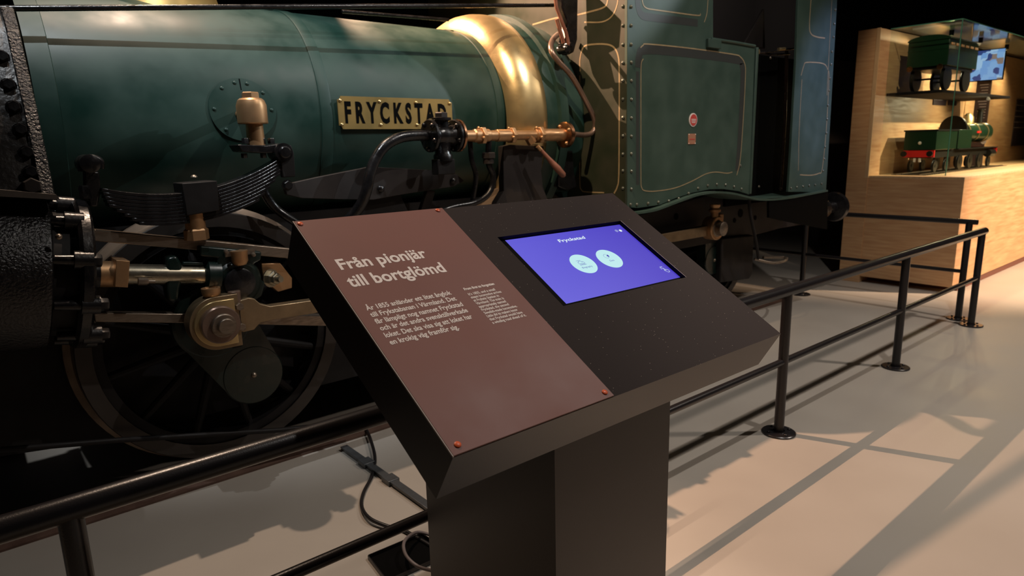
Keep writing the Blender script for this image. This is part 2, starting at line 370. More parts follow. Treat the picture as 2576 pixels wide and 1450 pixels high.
ul=(Q4[0][0]+Q4[3][0])/2; ur=(Q4[1][0]+Q4[2][0])/2; vb=(Q4[2][1]+Q4[3][1])/2; vt=(Q4[0][1]+Q4[1][1])/2
print('screen',ul,ur,vb,vt,s0,s1)
MB().prism([K(ul,vb,SN),K(ur,vb,SN),K(ur,vt,SN),K(ul,vt,SN)],KN*.0004).build('lit_display',m_scr,scr,recenter=True)
def kdisc(px,py,r,m,name,n=SN+.0006,parent=scr,ring=0):
    u,v=Kp(px,py,n); b=MB()
    if ring:
        N=40; o=[b.bm.verts.new(K(u+r*math.cos(2*PI*k/N),v+r*math.sin(2*PI*k/N),n)) for k in range(N)]; i_=[b.bm.verts.new(K(u+(r-ring)*math.cos(2*PI*k/N),v+(r-ring)*math.sin(2*PI*k/N),n)) for k in range(N)]
        for k in range(N): b.bm.faces.new((o[k],o[(k+1)%N],i_[(k+1)%N],i_[k]))
    else: b.prism([K(u+r*math.cos(2*PI*k/48),v+r*math.sin(2*PI*k/48),n) for k in range(48)],KN*.0003)
    return b.build(name,m,parent),u,v
def kline(pts,wd,m,name,n=SN+.0012,parent=scr):
    b=MB()
    for (p,q) in zip(pts[:-1],pts[1:]):
        p=V(p).to_2d() if len(p)>2 else V(p); q=V(q); d=(q-p); L=d.length; d/=max(L,1e-9); e=V((-d.y,d.x))*wd/2; p2=p-d*wd*.3; q2=q+d*wd*.3
        b.face([K(*(p2-e),n),K(*(q2-e),n),K(*(q2+e),n),K(*(p2+e),n)])
    return b.build(name,m,parent)
rr=.0395
_,u1,v1=kdisc(1468,664,rr,m_pale,'menu_button'); _,u2,v2=kdisc(1533,651,rr,m_pale,'menu_button')
text('screen_lettering','Fryckstad',K((Kp(1409,612,SN)[0]+Kp(1472,600,SN)[0])/2,Kp(1440,606,SN)[1],SN+.0006),KA,KB,.0125,m_swhite,scr,width=Kp(1472,600,SN)[0]-Kp(1409,612,SN)[0],align='CENTER',bold=.02)
text('screen_lettering','Biography',K(u1,v1-.018,SN+.0012),KA,KB,.0068,m_ink,scr,width=.037,align='CENTER')
text('screen_lettering','Data',K(u2,v2-.013,SN+.0012),KA,KB,.0068,m_ink,scr,width=.017,align='CENTER')
# pie-chart icon and small engine icon, hand icon, language buttons
kdisc(1525,645,.0088,m_ink,'pie_icon',n=SN+.0012,ring=.0008)
_u,_v=Kp(1525,645,SN); b=MB(); b.face([K(_u,_v,SN+.0013)]+[K(_u+.0088*math.cos(a),_v+.0088*math.sin(a),SN+.0013) for a in [math.radians(x) for x in (-55,-35,-10,10,30)]]); b.build('pie_icon',m_ink,scr)
ix,iy=u1-.004,v1+.004
eng=[[(-.011,.004),(-.011,-.003),(.010,-.003),(.010,.003),(.002,.003),(.002,.008),(-.007,.008),(-.007,.004),(-.011,.004)],[(-.012,.0105),(.004,.0105)],[(.006,.003),(.006,.007)],[(-.012,-.008),(.012,-.008)]]
for e in eng: kline([(ix+x,iy+y) for x,y in e],.0009,m_ink,'engine_icon')
for cxx in (-.006,.001,.007):
    b=MB(); N=16; cc=(ix+cxx,iy-.0055); o=[b.bm.verts.new(K(cc[0]+.0028*math.cos(2*PI*k/N),cc[1]+.0028*math.sin(2*PI*k/N),SN+.0012)) for k in range(N)]; i_=[b.bm.verts.new(K(cc[0]+.002*math.cos(2*PI*k/N),cc[1]+.002*math.sin(2*PI*k/N),SN+.0012)) for k in range(N)]
    for k in range(N): b.bm.faces.new((o[k],o[(k+1)%N],i_[(k+1)%N],i_[k]))
    b.build('engine_icon',m_ink,scr)
kdisc(1551,581,.0052,m_swhite,'language_button',ring=.0008); kdisc(1561,580.5,.0052,m_swhite,'language_button')
kdisc(1551,581,.0022,m_swhite,'language_button',ring=.0006)
hu,hv=Kp(1676,681,SN)
hand=[(-.004,-.004),(-.0075,.001),(-.006,.003),(-.002,.0),(-.006,.010),(-.0035,.011),(.0,.003),(.006,.002),(.0085,-.002),(.006,-.008),(.0,-.009),(-.004,-.004)]
kline([(hu+x,hv+y) for x,y in hand],.0011,m_swhite,'tap_icon')
for a_deg in (60,95,130,165,200):
    a=math.radians(a_deg); c=(hu-.006,hv+.011); kline([(c[0]+.004*math.cos(a),c[1]+.004*math.sin(a)),(c[0]+.0085*math.cos(a),c[1]+.0085*math.sin(a))],.0011,m_swhite,'tap_icon')

# ------------------------------------------------------------------ barrier railings
RY=1.66; RZ=.79
bar=thing('barrier_railing','long black tubular barrier railing running past the kiosk in front of the locomotive','railing',(3.2,RY,0))
xe=6.40
b=MB(); b.tube([(-1.6,RY,RZ),(xe,RY,RZ),],.030,seg=20,smooth=0); b.lathe((xe,RY,RZ),(1,0,0),[(0,.03),(.012,.026),(.022,.015),(.026,.001)],20); b.build('top_rail',m_rail,bar)
posts=[.085,1.655,3.225,4.79,6.345]
b=MB(); b.tube([(-1.6,RY,.405),(posts[-1],RY,.405)],.0185,seg=16,smooth=0); b.build('lower_rail',m_rail,bar)
pm=pb=bo=None
def basemesh():
    b=MB(); b.lathe((0,0,0),(0,0,1),[(0,.088),(.008,.088),(.011,.084),(.011,.03)],32,cap=False); b.lathe((0,0,.011),(0,0,1),[(0,.033),(.006,.031)],24,cap=False)
    bmesh.ops.recalc_face_normals(b.bm,faces=b.bm.faces[:]); me=bpy.data.meshes.new('base_plate'); b.bm.to_mesh(me); b.bm.free(); me.materials.append(m_rail)
    for p in me.polygons:p.use_smooth=True
    me.set_sharp_from_angle(angle=.6); return me
def boltmesh(r=.009,h=.008,m=m_rail):
    b=MB(); b.lathe((0,0,0),(0,0,1),[(0,r),(h*.7,r*.9),(h,r*.5),(h,.0001)],12); bmesh.ops.recalc_face_normals(b.bm,faces=b.bm.faces[:]); me=bpy.data.meshes.new('bolt'); b.bm.to_mesh(me); b.bm.free(); me.materials.append(m)
    for p in me.polygons:p.use_smooth=True
    return me
BM_=basemesh(); BO_=boltmesh()
def post(x,y,top,parent):
    b=MB(); b.cyl((x,y,.0),(x,y,top),.026,seg=20); p=b.build('post',m_rail,parent)
    dupat(BM_,'base_plate',(x,y,0),p)
    for k in range(4):
        a=PI/4+k*PI/2+.3; dupat(BO_,'bolt',(x+.062*math.cos(a),y+.062*math.sin(a),.011),p)
    return p
for x in posts: post(x,RY,RZ,bar)
bar2=thing('barrier_railing','short black tubular railing closing the enclosure beside the wooden display case','railing',(6.5,3,0))
X2=6.50
b=MB(); b.tube([(X2,1.74,.845),(X2,4.62,.845)],.022,seg=16,smooth=0); b.build('top_rail',m_rail,bar2)
b=MB(); b.tube([(X2,1.80,.42),(X2,4.6,.42)],.016,seg=12,smooth=0); b.build('lower_rail',m_rail,bar2)
for yy in (1.80,3.2,4.6): post(X2,yy,.84,bar2)
# ------------------------------------------------------------------ running rails on the floor
def railprof(y,x0,x1,name,label):
    pr=[(-.05,0),(.05,0),(.05,.010),(.012,.022),(.009,.085),(.028,.095),(.028,.122),(.022,.128),(-.022,.128),(-.028,.122),(-.028,.095),(-.009,.085),(-.012,.022),(-.05,.010)]
    b=MB(); b.prism([(x0,y+p,z) for p,z in pr],(x1-x0,0,0)); o=b.build(name,m_rust); tag(o,label,'rail'); return o
railprof(3.225,-3,6.25,'running_rail','rusty running rail on the floor under the near wheels')
railprof(4.30,-3,6.25,'running_rail','rusty running rail on the far side under the locomotive')

# ================================================================== LOCOMOTIVE
loco=thing('steam_locomotive','green steam locomotive with brass name plate, brass firebox band and black motion behind the railing','locomotive',(2.5,3.75,0))
BY,BZ,BR=3.75,1.72,.575
def CS(x,z,off=0):      # point on the near side of the boiler cladding
    s=(z-BZ)/BR; c=math.sqrt(max(0,1-s*s)); return V((x,BY-(BR+off)*c,BZ+(BR+off)*s))
b=MB(); b.lathe((.30,BY,BZ),(1,0,0),[(0,BR),(2.36,BR)],96); boiler=b.build('boiler_cladding',m_green,loco,ang=50)
b=MB(); b.lathe((.285,BY,BZ),(1,0,0),[(0,BR+.004),(.075,BR+.006),(.078,BR)],96,cap=False); b.build('front_band',m_green,boiler)
b=MB(); b.lathe((1.435,BY,BZ),(1,0,0),[(-.002,BR),(0,BR+.004),(.006,BR+.0055),(.052,BR+.0055),(.058,BR+.004),(.060,BR)],96,cap=False); b.build('cladding_band',m_green,boiler)
b=MB(); b.lathe((2.545,BY,BZ),(1,0,0),[(-.002,BR),(0,BR+.005),(.055,BR+.006),(.06,BR+.006)],96,cap=False); b.build('cladding_band',m_green,boiler)
b=MB(); b.lathe((2.60,BY,BZ-.02),(1,0,0),[(0,BR+.02),(.012,.628),(.045,.668),(.09,.695),(.14,.708),(.19,.712),(.225,.712),(.232,.700)],120,cap=False); b.build('firebox_band',m_brass,loco,ang=60)
b=MB(); b.lathe((2.825,BY,BZ-.035),(1,0,0),[(0,.706),(.012,.712),(.09,.715),(.095,.740),(.155,.745),(.165,.735),(.17,.70),(.36,.70)],110,cap=False); b.build('firebox_cladding',m_green,loco,ang=40)
# hand rod above the boiler, casting its line of shadow
p0=Q(-60,23,3.2); p1=Q(1392,13,3.2)
b=MB(); b.tube([p0-V((.3,0,.2)),Q(-6,30,3.2),Q(22,21,3.2),Q(60,21,3.2),p1],.0115,seg=14,smooth=3); b.build('boiler_handrod',m_black,loco)
b=MB(); b.tube([Q(860,29,3.65),Q(1128,50,3.65)],.010,smooth=0); b.build('reach_rod',m_black,loco)
# brass dome skirt at the top edge
dx=Q(432,0,3.5).x
b=MB(); b.lathe((dx,BY,BZ+BR-.1),(0,0,1),[(0,.305),(.02,.30),(.10,.27),(.2,.245),(.6,.24)],64,cap=False)
dome=b.build('steam_dome',m_brassplate,loco)
for a in range(0,360,30):
    aa=math.radians(a); 
    b=MB(); b.dome((dx+.302*math.cos(aa),BY+.302*math.sin(aa),BZ+BR-.085),(math.cos(aa),math.sin(aa),.1),.012); b.build('rivet',m_brassold,dome)
# ---- smokebox with flared saddle plate
b=MB(); b.lathe((-1.2,BY,BZ),(1,0,0),[(0,.63),(1.30,.63)],80); b.build('smokebox',m_blackrough,loco)
XE=.265
ed=[at(*p,X=XE) for p in ((33,20),(48,75),(62,140),(78,210),(93,275),(106,340),(119,400),(130,455),(138,492))]
prof=[(p.y,p.z) for p in ed]
print('saddle',[(round(a,2),round(c,2)) for a,c in prof])
b=MB(); b.prism([(XE-.035,y,z) for y,z in prof]+[(XE-.035,y+.03,z) for y,z in prof[::-1]],(-1.3,0,0)); sad=b.build('smokebox_saddle',m_saddle,loco,ang=50)
b=MB()
for (y,z),(y2,z2) in zip(prof[:-1],prof[1:]): b.box((XE-.085,min(y,y2)-.012,min(z,z2)),(XE,max(y,y2)+.05,max(z,z2)+.004))
b.prism([(XE-.045,y-.012,z) for y,z in prof]+[(XE-.045,y+.05,z) for y,z in prof[::-1]],(.045,0,0)); 
bb=MB(); bb.prism([(XE-.040,y-.014,z) for y,z in prof]+[(XE-.040,y+.05,z) for y,z in prof[::-1]],(.040,0,0)); bb.build('sealed_angle_iron',m_tar,sad,ang=50,bevel=.004)
b.bm.free()
def saddle_pt(px,py):
    best=None
    for i in range(60):
        z=prof[-1][1]+.004+i*(prof[0][1]-prof[-1][1]-.008)/60; y_=prof[-1][0]
        for (y,zz),(y2,zz2) in zip(prof[:-1],prof[1:]):
            if min(zz,zz2)<=z<=max(zz,zz2): t=(z-zz)/(zz2-zz); y_=y+(y2-y)*t
        p=at(px,py,Y=y_); e=abs(p.z-z)
        if best is None or e<best[0]: best=(e,V((p.x,y_,z)),y_)
    return best[1]
for (px,py) in ((4,145),(21,215),(34,268),(52,330),(68,386),(78,434),(79,467)):
    p=saddle_pt(px,py)
    if py>460: MB().hexnut(p,(0,-1,-.0),.028,.045,washer=False).build('bolt',m_brownblack,sad)
    else: MB().hexnut(p,(0,-1,.2),.020,.026).build('bolt',m_black,sad)
for (px,py) in ((-30,60),(-20,90)): pass
# ---- cylinder, inclined
def cylax(x): return V((x,3.0,1.085-.15*(x-.5)))
ax=(cylax(1)-cylax(0)).normalized()
c0=cylax(-1.3); cl=(cylax(.21)-c0).length
b=MB(); b.lathe(c0,ax,[(0,.285),(cl-.03,.285),(cl-.005,.28),(cl,.272)],72); cyl=b.build('cylinder_jacket',m_blackrough,loco,ang=40)
b=MB(); b.lathe(cylax(.20),ax,[(0,.235),(.10,.235)],48); b.build('cylinder_neck',m_blackmatt,cyl)
def yz(o,y,z): return V((o.x,o.y+y,o.z+z))
b=MB(); c=cylax(.285); b.lathe(c,ax,[(0,.275),(.012,.287),(.040,.287),(.05,.275)],64); fl=b.build('cylinder_cover',m_black,cyl,ang=40)
for k in range(10):
    a=math.radians(18+36*k); p=c+V((0,-.262*math.cos(a),.262*math.sin(a)))
    b=MB(); b.lathe(p-ax*.085,ax,[(0,.017),(.085,.02)],14); b.hexnut(p+ax*.05,ax,.024,.03,washer=False); b.lathe(p-ax*.005,ax,[(0,.034),(.058,.034)],18); b.build('cover_stud',m_black,fl)
b=MB(); p=Q(148,596,2.717); b.dome(p,(0,-1,.2),.011); b.build('jacket_screw',m_steel,cyl)
barpx_=1
b=MB(); b.prism([Q(-260,455,2.78),Q(142,490,2.78),Q(152,503,2.78),Q(-260,480,2.78)],(0,.22,0)); b.build('cylinder_ledge',mat('lit_brown_ledge',(.085,.068,.056),.65,col2=(.05,.04,.034),scale=9),cyl)  # pale brown carries the light falling on the top plate
# ---- piston rod, gland, guides
b=MB(); b.lathe(cylax(.30),ax,[(0,.062),(.08,.062)],28); b.build('gland',m_black,fl)
b=MB(); b.lathe(cylax(.375),ax,[(0,.052),(.10,.052)],28); b.build('brass_gland_ring',m_brassold,fl)
b=MB(); p=Q(308,695,2.93); q1=Q(292,655,2.93);q2=Q(327,657,2.93);q3=Q(322,724,2.93);q4=Q(289,722,2.93)
b.prism([q1,q2,q3,q4],(0,.14,0)); b.build('brass_gland_flange',m_brassold,fl,bevel=.002)
b=MB(); b.lathe(cylax(.47),ax,[(0,.042),(.30,.042)],28); b.build('piston_rod',m_steelbright,loco)
b=MB(); p=cylax(.50)+V((0,-.07,-.02)); b.hexnut(p,ax,.015,.035,washer=False); b.cyl(p,p+ax*.06,.007); b.build('gland_nut',m_steel,fl)
def barpx(pts,Y,dy,name,m,parent,bevel=.003):
    b=MB(); b.prism([Q(*p,Y) for p in pts],(0,dy,0)); return b.build(name,m,parent,bevel=bevel,ang=30)
# top guide bar and lower guide bar (front faces traced on their real plane)
barpx([(234,578),(720,625),(900,645),(900,672),(720,650),(237,607)],3.0,.07,'guide_bar',m_steel,loco)
barpx([(236,788),(440,790),(800,795),(950,796),(950,822),(780,820),(440,813),(240,811)],3.0,.07,'guide_bar',m_steel,loco)
# crosshead
b=MB(); b.prism([Q(*p,2.955) for p in ((503,619),(659,634),(657,655),(640,663),(634,690),(650,700),(668,712),(660,745),(630,765),(570,770),(540,752),(520,735),(518,700),(545,672),(548,650),(503,645))],(0,.17,0)); cr=b.build('crosshead',m_greendark,loco,bevel=.008,ang=40,bseg=3)
c=Q(602,712,2.945); b=MB(); b.lathe(c,(0,1,0),[(0,.085),(.012,.10),(.05,.112),(.08,.118)],40); b.build('crosshead_boss',m_greendark,cr)
b=MB(); b.lathe(c-V((0,.018,0)),(0,1,0),[(0,.060),(.004,.066),(.03,.066)],36); b.build('crosshead_pin',m_black,cr)
b=MB(); q=Q(433,690,2.98); b.lathe(cylax(.76),ax,[(0,.05),(.01,.07),(.06,.07),(.07,.05),(.17,.046)],32); b.build('crosshead_socket',m_greendark,cr)
b=MB(); b.prism([Q(*p,2.965) for p in ((420,650),(445,643),(458,665),(460,700),(452,735),(448,760),(425,760),(418,720))],(0,.08,0)); b.build('cotter_yoke',m_greendark,cr,bevel=.012,bseg=3)
b=MB(); b.prism([Q(*p,2.975) for p in ((462,660),(510,660),(514,668),(460,668))],(0,.05,0)); b.build('crosshead_key',m_greendark,cr,bevel=.003)
cu=Q(601,633,2.935); b=MB(); b.lathe(cu+V((0,0,.004)),(0,0,-1),[(0,.036),(.006,.036),(.012,.034),(.045,.034),(.062,.024),(.068,.001)],28); b.build('oil_cup',m_brassold,cr)
b=MB(); b.box(Q(566,634,2.94),Q(640,638,2.95)); 
for px,py in ((568,633),(637,641)): b.lathe(Q(px,py,2.935),(0,-1,0),[(0,.010),(.012,.008),(.014,.001)],12)
b.build('cup_screws',m_steel,cr)
# connecting rod end with nut, behind the kiosk corner
barpx([(658,664),(705,662),(735,700),(735,725),(700,735),(662,705)],3.02,.05,'connecting_rod',m_brassold,loco)
b=MB(); c=Q(680,700,2.995); b.hexnut(c,(.35,-1,0),.034,.03); c2=c+V((.35,-1,0)).normalized()*.028; b.hexnut(c2,(.35,-1,0),.026,.022,washer=False); b.cyl(c2,c2+V((.35,-1,0)).normalized()*.045,.014); b.build('rod_nut',m_steelbright,loco)
# big oil box sitting on the guide bar
c=Q(496,603,2.985); b=MB(); b.hexnut(c,(0,0,1),.050,.048,washer=False); b.lathe(c+V((0,0,.045)),(0,0,1),[(0,.040),(.085,.040),(.088,.036)],30); b.build('guide_oil_box',m_brassold,loco)
# ---- coupling rod with both bearings (plane Y=2.9)
CY=2.90
rod=MB(); 
rp=[(606,757),(648,757),(664,764),(700,768),(1665,572),(1790,565),(1790,584),(1665,613),(720,800),(650,812),(625,828),(606,832)]
rp=[(600,759),(625,752),(648,757),(662,768),(690,771),(780,756),(1700,586),(1795,565),(1795,585),(1700,612),(790,797),(700,808),(662,822),(640,835),(600,838)]
rp=[Q(*p,CY) for p in rp]
# keep the rod a straight bar between its two ends
A1,A2=Q(700,770,CY),Q(700,806,CY); B1,B2=Q(1690,585,CY),Q(1690,612,CY)
print('rod z',A1.z,A2.z,B1.z,B2.z,Q(780,756,CY).z,Q(780,792,CY).z)
rod.prism([Q(600,758,CY),Q(625,750,CY),Q(640,752,CY),Q(655,765,CY),Q(680,771,CY),Q(780,757,CY),Q(1690,585,CY),Q(1790,567,CY),Q(1790,592,CY),Q(1690,610,CY),Q(780,791,CY),Q(690,805,CY),Q(655,812,CY),Q(640,830,CY),Q(615,836,CY),Q(600,836,CY)],(0,.055,0))
rodo=rod.build('coupling_rod',m_rodsteel,loco,bevel=.003,ang=30)
pc=Q(551,815,CY-.02)
# strap: horseshoe round the brass, flat at the right
def shoe(r,xr_,y,dy,m,name,parent,bevel=.002,c=pc,squash=1.0):
    pts=[V((c.x+xr_,y,c.z+r)),V((c.x,y,c.z+r))]+[V((c.x+r*math.cos(a),y,c.z+r*math.sin(a)*squash)) for a in [math.radians(d) for d in range(98,270,8)]]+[V((c.x,y,c.z-r)),V((c.x+xr_,y,c.z-r))]
    b=MB(); b.prism(pts,(0,dy,0)); return b.build(name,m,parent,bevel=bevel,ang=30)
shoe(.115,.09,CY-.012,.085,m_rodsteel,'bearing_strap',rodo)
shoe(.098,.072,CY-.022,.09,m_brass,'bearing_brass',rodo)
b=MB(); b.lathe(V((pc.x,CY-.055,pc.z)),(0,1,0),[(0,.075),(.005,.080),(.04,.080)],36); 
b.build('crank_pin_collar',m_copperdark,rodo)
b=MB(); b.lathe(V((pc.x+.006,CY-.075,pc.z)),(0,1,0),[(0,.046),(.004,.050),(.03,.050)],36); b.lathe(V((pc.x+.01,CY-.095,pc.z)),(0,1,0),[(0,.030),(.003,.033),(.03,.033)],30); b.build('crank_pin',m_steel,rodo)
for px,py in ((600,771),(606,822)):
    MB().hexnut(Q(px,py,CY-.002),(0,-1,0),.018,.022,washer=False).build('rod_bolt',m_steel,rodo)
b=MB(); b.box(Q(590,778,CY-.006),Q(597,812,CY+.05)); b.box(Q(583,840,CY+.0),Q(602,868,CY+.035)); b.build('cotter',m_blackmatt,rodo)
b=MB(); c=Q(535,768,CY+.02); b.lathe(c+V((0,0,-.01)),(0,0,1),[(0,.04),(.012,.04),(.013,.031),(.05,.029),(.058,.036),(.070,.038),(.085,.038),(.086,.030),(.080,.028)],28); b.build('oil_cup',m_brassold,rodo)
b=MB(); c=Q(590,745,CY+.02); b.lathe(c+V((0,0,-.03)),(0,0,1),[(0,.026),(.05,.026),(.053,.022)],20); b.build('oil_plug',m_copperdark,rodo)
pc2=Q(1805,575,CY-.03)
b=MB(); b.lathe(V((pc2.x,CY-.035,pc2.z)),(0,1,0),[(0,.085),(.005,.09),(.09,.09)],32); b.build('rear_bearing',m_brassold,rodo)
b=MB(); b.lathe(V((pc2.x,CY-.09,pc2.z)),(0,1,0),[(0,.045),(.005,.054),(.05,.054),(.055,.066),(.07,.066)],28); b.build('rear_crank_pin',m_steel,rodo)
b=MB(); b.lathe(Q(1797,552,CY),(0,0,1),[(0,.03),(.05,.028),(.06,.045),(.075,.045),(.085,.03),(.10,.04),(.115,.04)],20); b.lathe(Q(1811,556,CY),(0,0,1),[(0,.025),(.05,.025),(.055,.02)],12); b.build('rear_oil_cup',m_brassold,rodo)
# ---- wheels with spokes and outside cranks
def wheel(cx_,cz_,r,name='driving_wheel'):
    b=MB(); y0=3.17
    prof=[(0,r-.065),(0,r-.004),(.006,r),(.085,r+.002),(.095,r+.028),(.115,r+.030),(.12,r-.02),(.12,r-.075),(0,r-.065)]
    b.lathe((cx_,y0,cz_),(0,1,0),prof[:3]+[(.006,r-.03),(.006,r-.065)],72,cap=False); wo=b.build(name,m_tyreface,loco,ang=40)
    b=MB(); b.lathe((cx_,y0,cz_),(0,1,0),prof[2:8],72,cap=False); b.build('tyre_tread',m_wheel,wo,ang=40)
    b=MB(); b.lathe((cx_,y0+.012,cz_),(0,1,0),[(0,r-.105),(0,r-.066),(.09,r-.066),(.09,r-.105),(0,r-.105)],72,cap=False); b.build('wheel_rim',m_blackmatt,wo,ang=40)
    for k in range(12):
        a=2*PI*k/12+.2; d=V((math.cos(a),0,math.sin(a)))
        b=MB(); b.tube([V((cx_,y0+.05,cz_))+d*.09,V((cx_,y0+.05,cz_))+d*(r-.09)],lambda t:.026-.008*t,seg=10,smooth=0); b.build('spoke',m_blackmatt,wo)
    b=MB(); b.lathe((cx_,y0-.02,cz_),(0,1,0),[(0,.11),(.01,.12),(.14,.12)],36); b.build('hub',m_blackmatt,wo)
    return wo
WX,WZ,WR=.85,.712,.583
wheel(WX,WZ,WR); wheel(2.77,WZ,WR); wheel(4.80,WZ,WR)
def crank(pin,mid,rw,disc_r,y):
    d=(mid-pin); far=mid+d*1.0
    b=MB(); N=V((0,1,0)); e=d.normalized(); s=V((-e.z,0,e.x))
    b.lathe(V((pin.x,y,pin.z)),(0,1,0),[(0,rw*.93),(.008,rw),(.06,rw)],48)
    b.lathe(V((far.x,y,far.z)),(0,1,0),[(0,disc_r*.96),(.008,disc_r),(.06,disc_r)],56)
    P1=V((pin.x,y+.004,pin.z)); P2=V((far.x,y+.004,far.z))
    b.prism([P1+s*rw*.98,P2+s*disc_r*.98,P2-s*disc_r*.98,P1-s*rw*.98],(0,.054,0))
    o=b.build('crank_web',m_greendark,loco,ang=30)
    b=MB(); b.dome((far.x,y,far.z),(0,-1,0),.014,.012); b.build('centre_plug',m_steel,o)
    return o
pcw=Q(538,812,3.0); far=Q(637,943,3.02); crank(pcw,(pcw+far)/2,.165,.138,3.01)
pcw=Q(1800,572,3.0); far=Q(1797,655,3.02); crank(pcw,(pcw+far)/2,.10,.12,3.02)
# ---- frame plates
b=MB(); b.prism([(-.6,3.32,.6),(-.6,3.32,1.25),(3.2,3.32,1.25),(3.2,3.32,1.1),(3.9,3.32,1.1),(3.9,3.32,.78),(3.2,3.32,.3),(1.2,3.32,.3),(.35,3.32,.30),(-.6,3.32,.42)],(0,.03,0)); b.build('main_frame',m_blackmatt,loco)  # plate deepened to keep the lit floor behind the wheels dark
b=MB(); b.prism([(-.6,4.2,.32),(-.6,4.2,1.25),(5.5,4.2,1.25),(5.5,4.2,.5),(3.2,4.2,.32)],(0,.03,0)); b.build('main_frame',m_blackmatt,loco)
b=MB(); b.box((.45,3.32,.6),(3.1,4.2,1.12)); b.build('frame_stretcher',m_blackmatt,loco)
b=MB(); b.box((2.7,3.2,.75),(3.15,4.3,1.5)); b.build('firebox_lower',m_greendark,loco)
b=MB(); b.tube([Q(0,1133,3.10),Q(300,1108,3.10),Q(700,1083,3.10),Q(900,1062,3.1)],.012,smooth=0); b.build('brake_rod',m_blackmatt,loco)
# ---- leaf spring
sp0=Q(252,455,2.955); sc_=Q(495,478,2.955); sr=Q(712,385,2.955)
xc=sc_.x
def sz(x,i): 
    d=x-xc; return sc_.z-.005+.62*d*d+.115*d-.0142*i
xl_,xr_=sp0.x,sr.x
NL=9; sprung=None
print('spring',sp0,sc_,sr,sz(xl_,0),sz(xr_,0))
buck=MB().prism([Q(458,462,2.93),Q(546,455,2.93),Q(553,530,2.93),Q(470,543,2.93)],(0,.15,0)).build('spring_buckle',m_blackmatt,loco,bevel=.003)
b=MB(); b.dome(Q(488,446,3.0),(0,0,1),.014); b.build('buckle_screw',m_steel,buck)
for i in range(NL):
    f=1-(.012*i if i<4 else .05+.07*(i-4)); a_=xc-(xc-xl_)*f; e_=xc+(xr_-xc)*f; n=22; pts=[]
    top_=[V((a_+(e_-a_)*k/n,2.955,sz(a_+(e_-a_)*k/n,i))) for k in range(n+1)]
    bot=[p-V((0,0,.0125)) for p in top_]
    MB().prism(top_+bot[::-1],(0,.085,0)).build('spring_leaf',m_black,buck,bevel=.0012,bseg=1)
# hangers
b=MB(); b.lathe(Q(228,412,2.93),(0,1,0),[(0,.020),(.006,.034),(.15,.034)],24); b.tube([Q(205,432,2.98),Q(205,405,2.98),Q(228,396,2.98),Q(252,405,2.98),Q(254,425,2.98)],.012); b.build('spring_hanger',m_black,loco)
barpx([(216,430),(250,432),(254,480),(246,520),(226,520),(214,470)],2.97,.06,'hanger_link',m_black,loco,.006)
b=MB(); b.hexnut(Q(218,500,2.98),(0,0,1),.022,.05,washer=False); b.cyl(Q(218,505,2.98),Q(216,420,2.98),.010); b.build('hanger_nut',m_black,loco)
b=MB(); b.lathe(Q(719,383,2.92),(0,1,0),[(0,.021),(.004,.026),(.02,.027),(.02,.040),(.12,.040)],24); b.build('spring_pin',m_black,loco)
barpx([(698,372),(712,364),(733,366),(740,385),(744,445),(712,447),(705,400)],2.95,.03,'hanger_link',m_blackmatt,loco,.004)
b=MB(); b.hexnut(Q(722,466,2.95),(0,-1,0),.020,.02); b.build('hanger_nut',m_black,loco)
# bracket with brass safety column
br=MB().prism([Q(*p,2.96) for p in ((598,364),(672,366),(700,362),(722,364),(705,383),(670,386),(610,382))],(0,.13,0)).build('spring_bracket',m_black,loco,bevel=.004)
for px,py in ((618,362),(660,362),(683,362)): MB().hexnut(Q(px,py,2.985),(0,0,1),.016,.024,washer=False).build('bolt',m_black,br)
for px,py in ((614,392),(662,392)): MB().hexnut(Q(px,py-6,2.985),(0,0,-1),.014,.02,washer=False).build('bolt',m_black,br)
b=MB(); c=Q(645,366,3.0); t_=Q(638,312,3.0)
b.lathe(c,(0,0,1),[(0,.038),(t_.z-c.z,.036)],28); z1=t_.z-c.z; h=Q(637,248,3.0).z-t_.z
b.lathe(V((t_.x-.002,3.0,t_.z)),(0,0,1),[(0,.060),(.004,.063),(h-.03,.063),(h-.008,.055),(h,.045)],36); b.lathe(V((t_.x-.002,3.0,t_.z+h-.002)),(0,0,1),[(0,.038),(.024,.038),(.028,.034)],6,phase=.3)
b.lathe(V((t_.x,3.04,t_.z+h*.45)),(0,1,0),[(0,.02),(.13,.02)],16); b.build('brass_oiler',m_brassold,loco,ang=28)
# disc on the boiler
dc=Q(612,276,3.175); b=MB(); N=64; o=[];i_=[]
cen=b.bm.verts.new(CS(dc.x,dc.z,.006))
for k in range(N):
    a=2*PI*k/N; x=dc.x+.150*math.cos(a); z=dc.z+.138*math.sin(a)
    o.append(b.bm.verts.new(CS(x,z,.006))); i_.append(b.bm.verts.new(CS(x,z,0)))
mids=[b.bm.verts.new(CS(dc.x+.075*math.cos(2*PI*k/N),dc.z+.069*math.sin(2*PI*k/N),.006)) for k in range(N)]
for k in range(N):
    j=(k+1)%N; b.bm.faces.new((o[k],i_[k],i_[j],o[j])); b.bm.faces.new((mids[k],o[k],o[j],mids[j])); b.bm.faces.new((cen,mids[k],mids[j]))
disc=b.build('inspection_disc',m_green,loco,ang=30)
b=MB(); x=dc.x+.002; b.prism([CS(x-.0025,dc.z+.135,.0065),CS(x+.0025,dc.z+.135,.0065),CS(x+.0025,dc.z+.04,.0065),CS(x-.0025,dc.z+.04,.0065)],(0,-.0008,0)); b.build('slot',m_bezel,disc)
RVG=rivet_mesh(m_green,.009,.005)
for a in (75,100,130,180,228,300,0,40): 
    x=dc.x+.128*math.cos(math.radians(a)); z=dc.z+.118*math.sin(math.radians(a)); dupat(RVG,'rivet',CS(x,z,.006),disc)
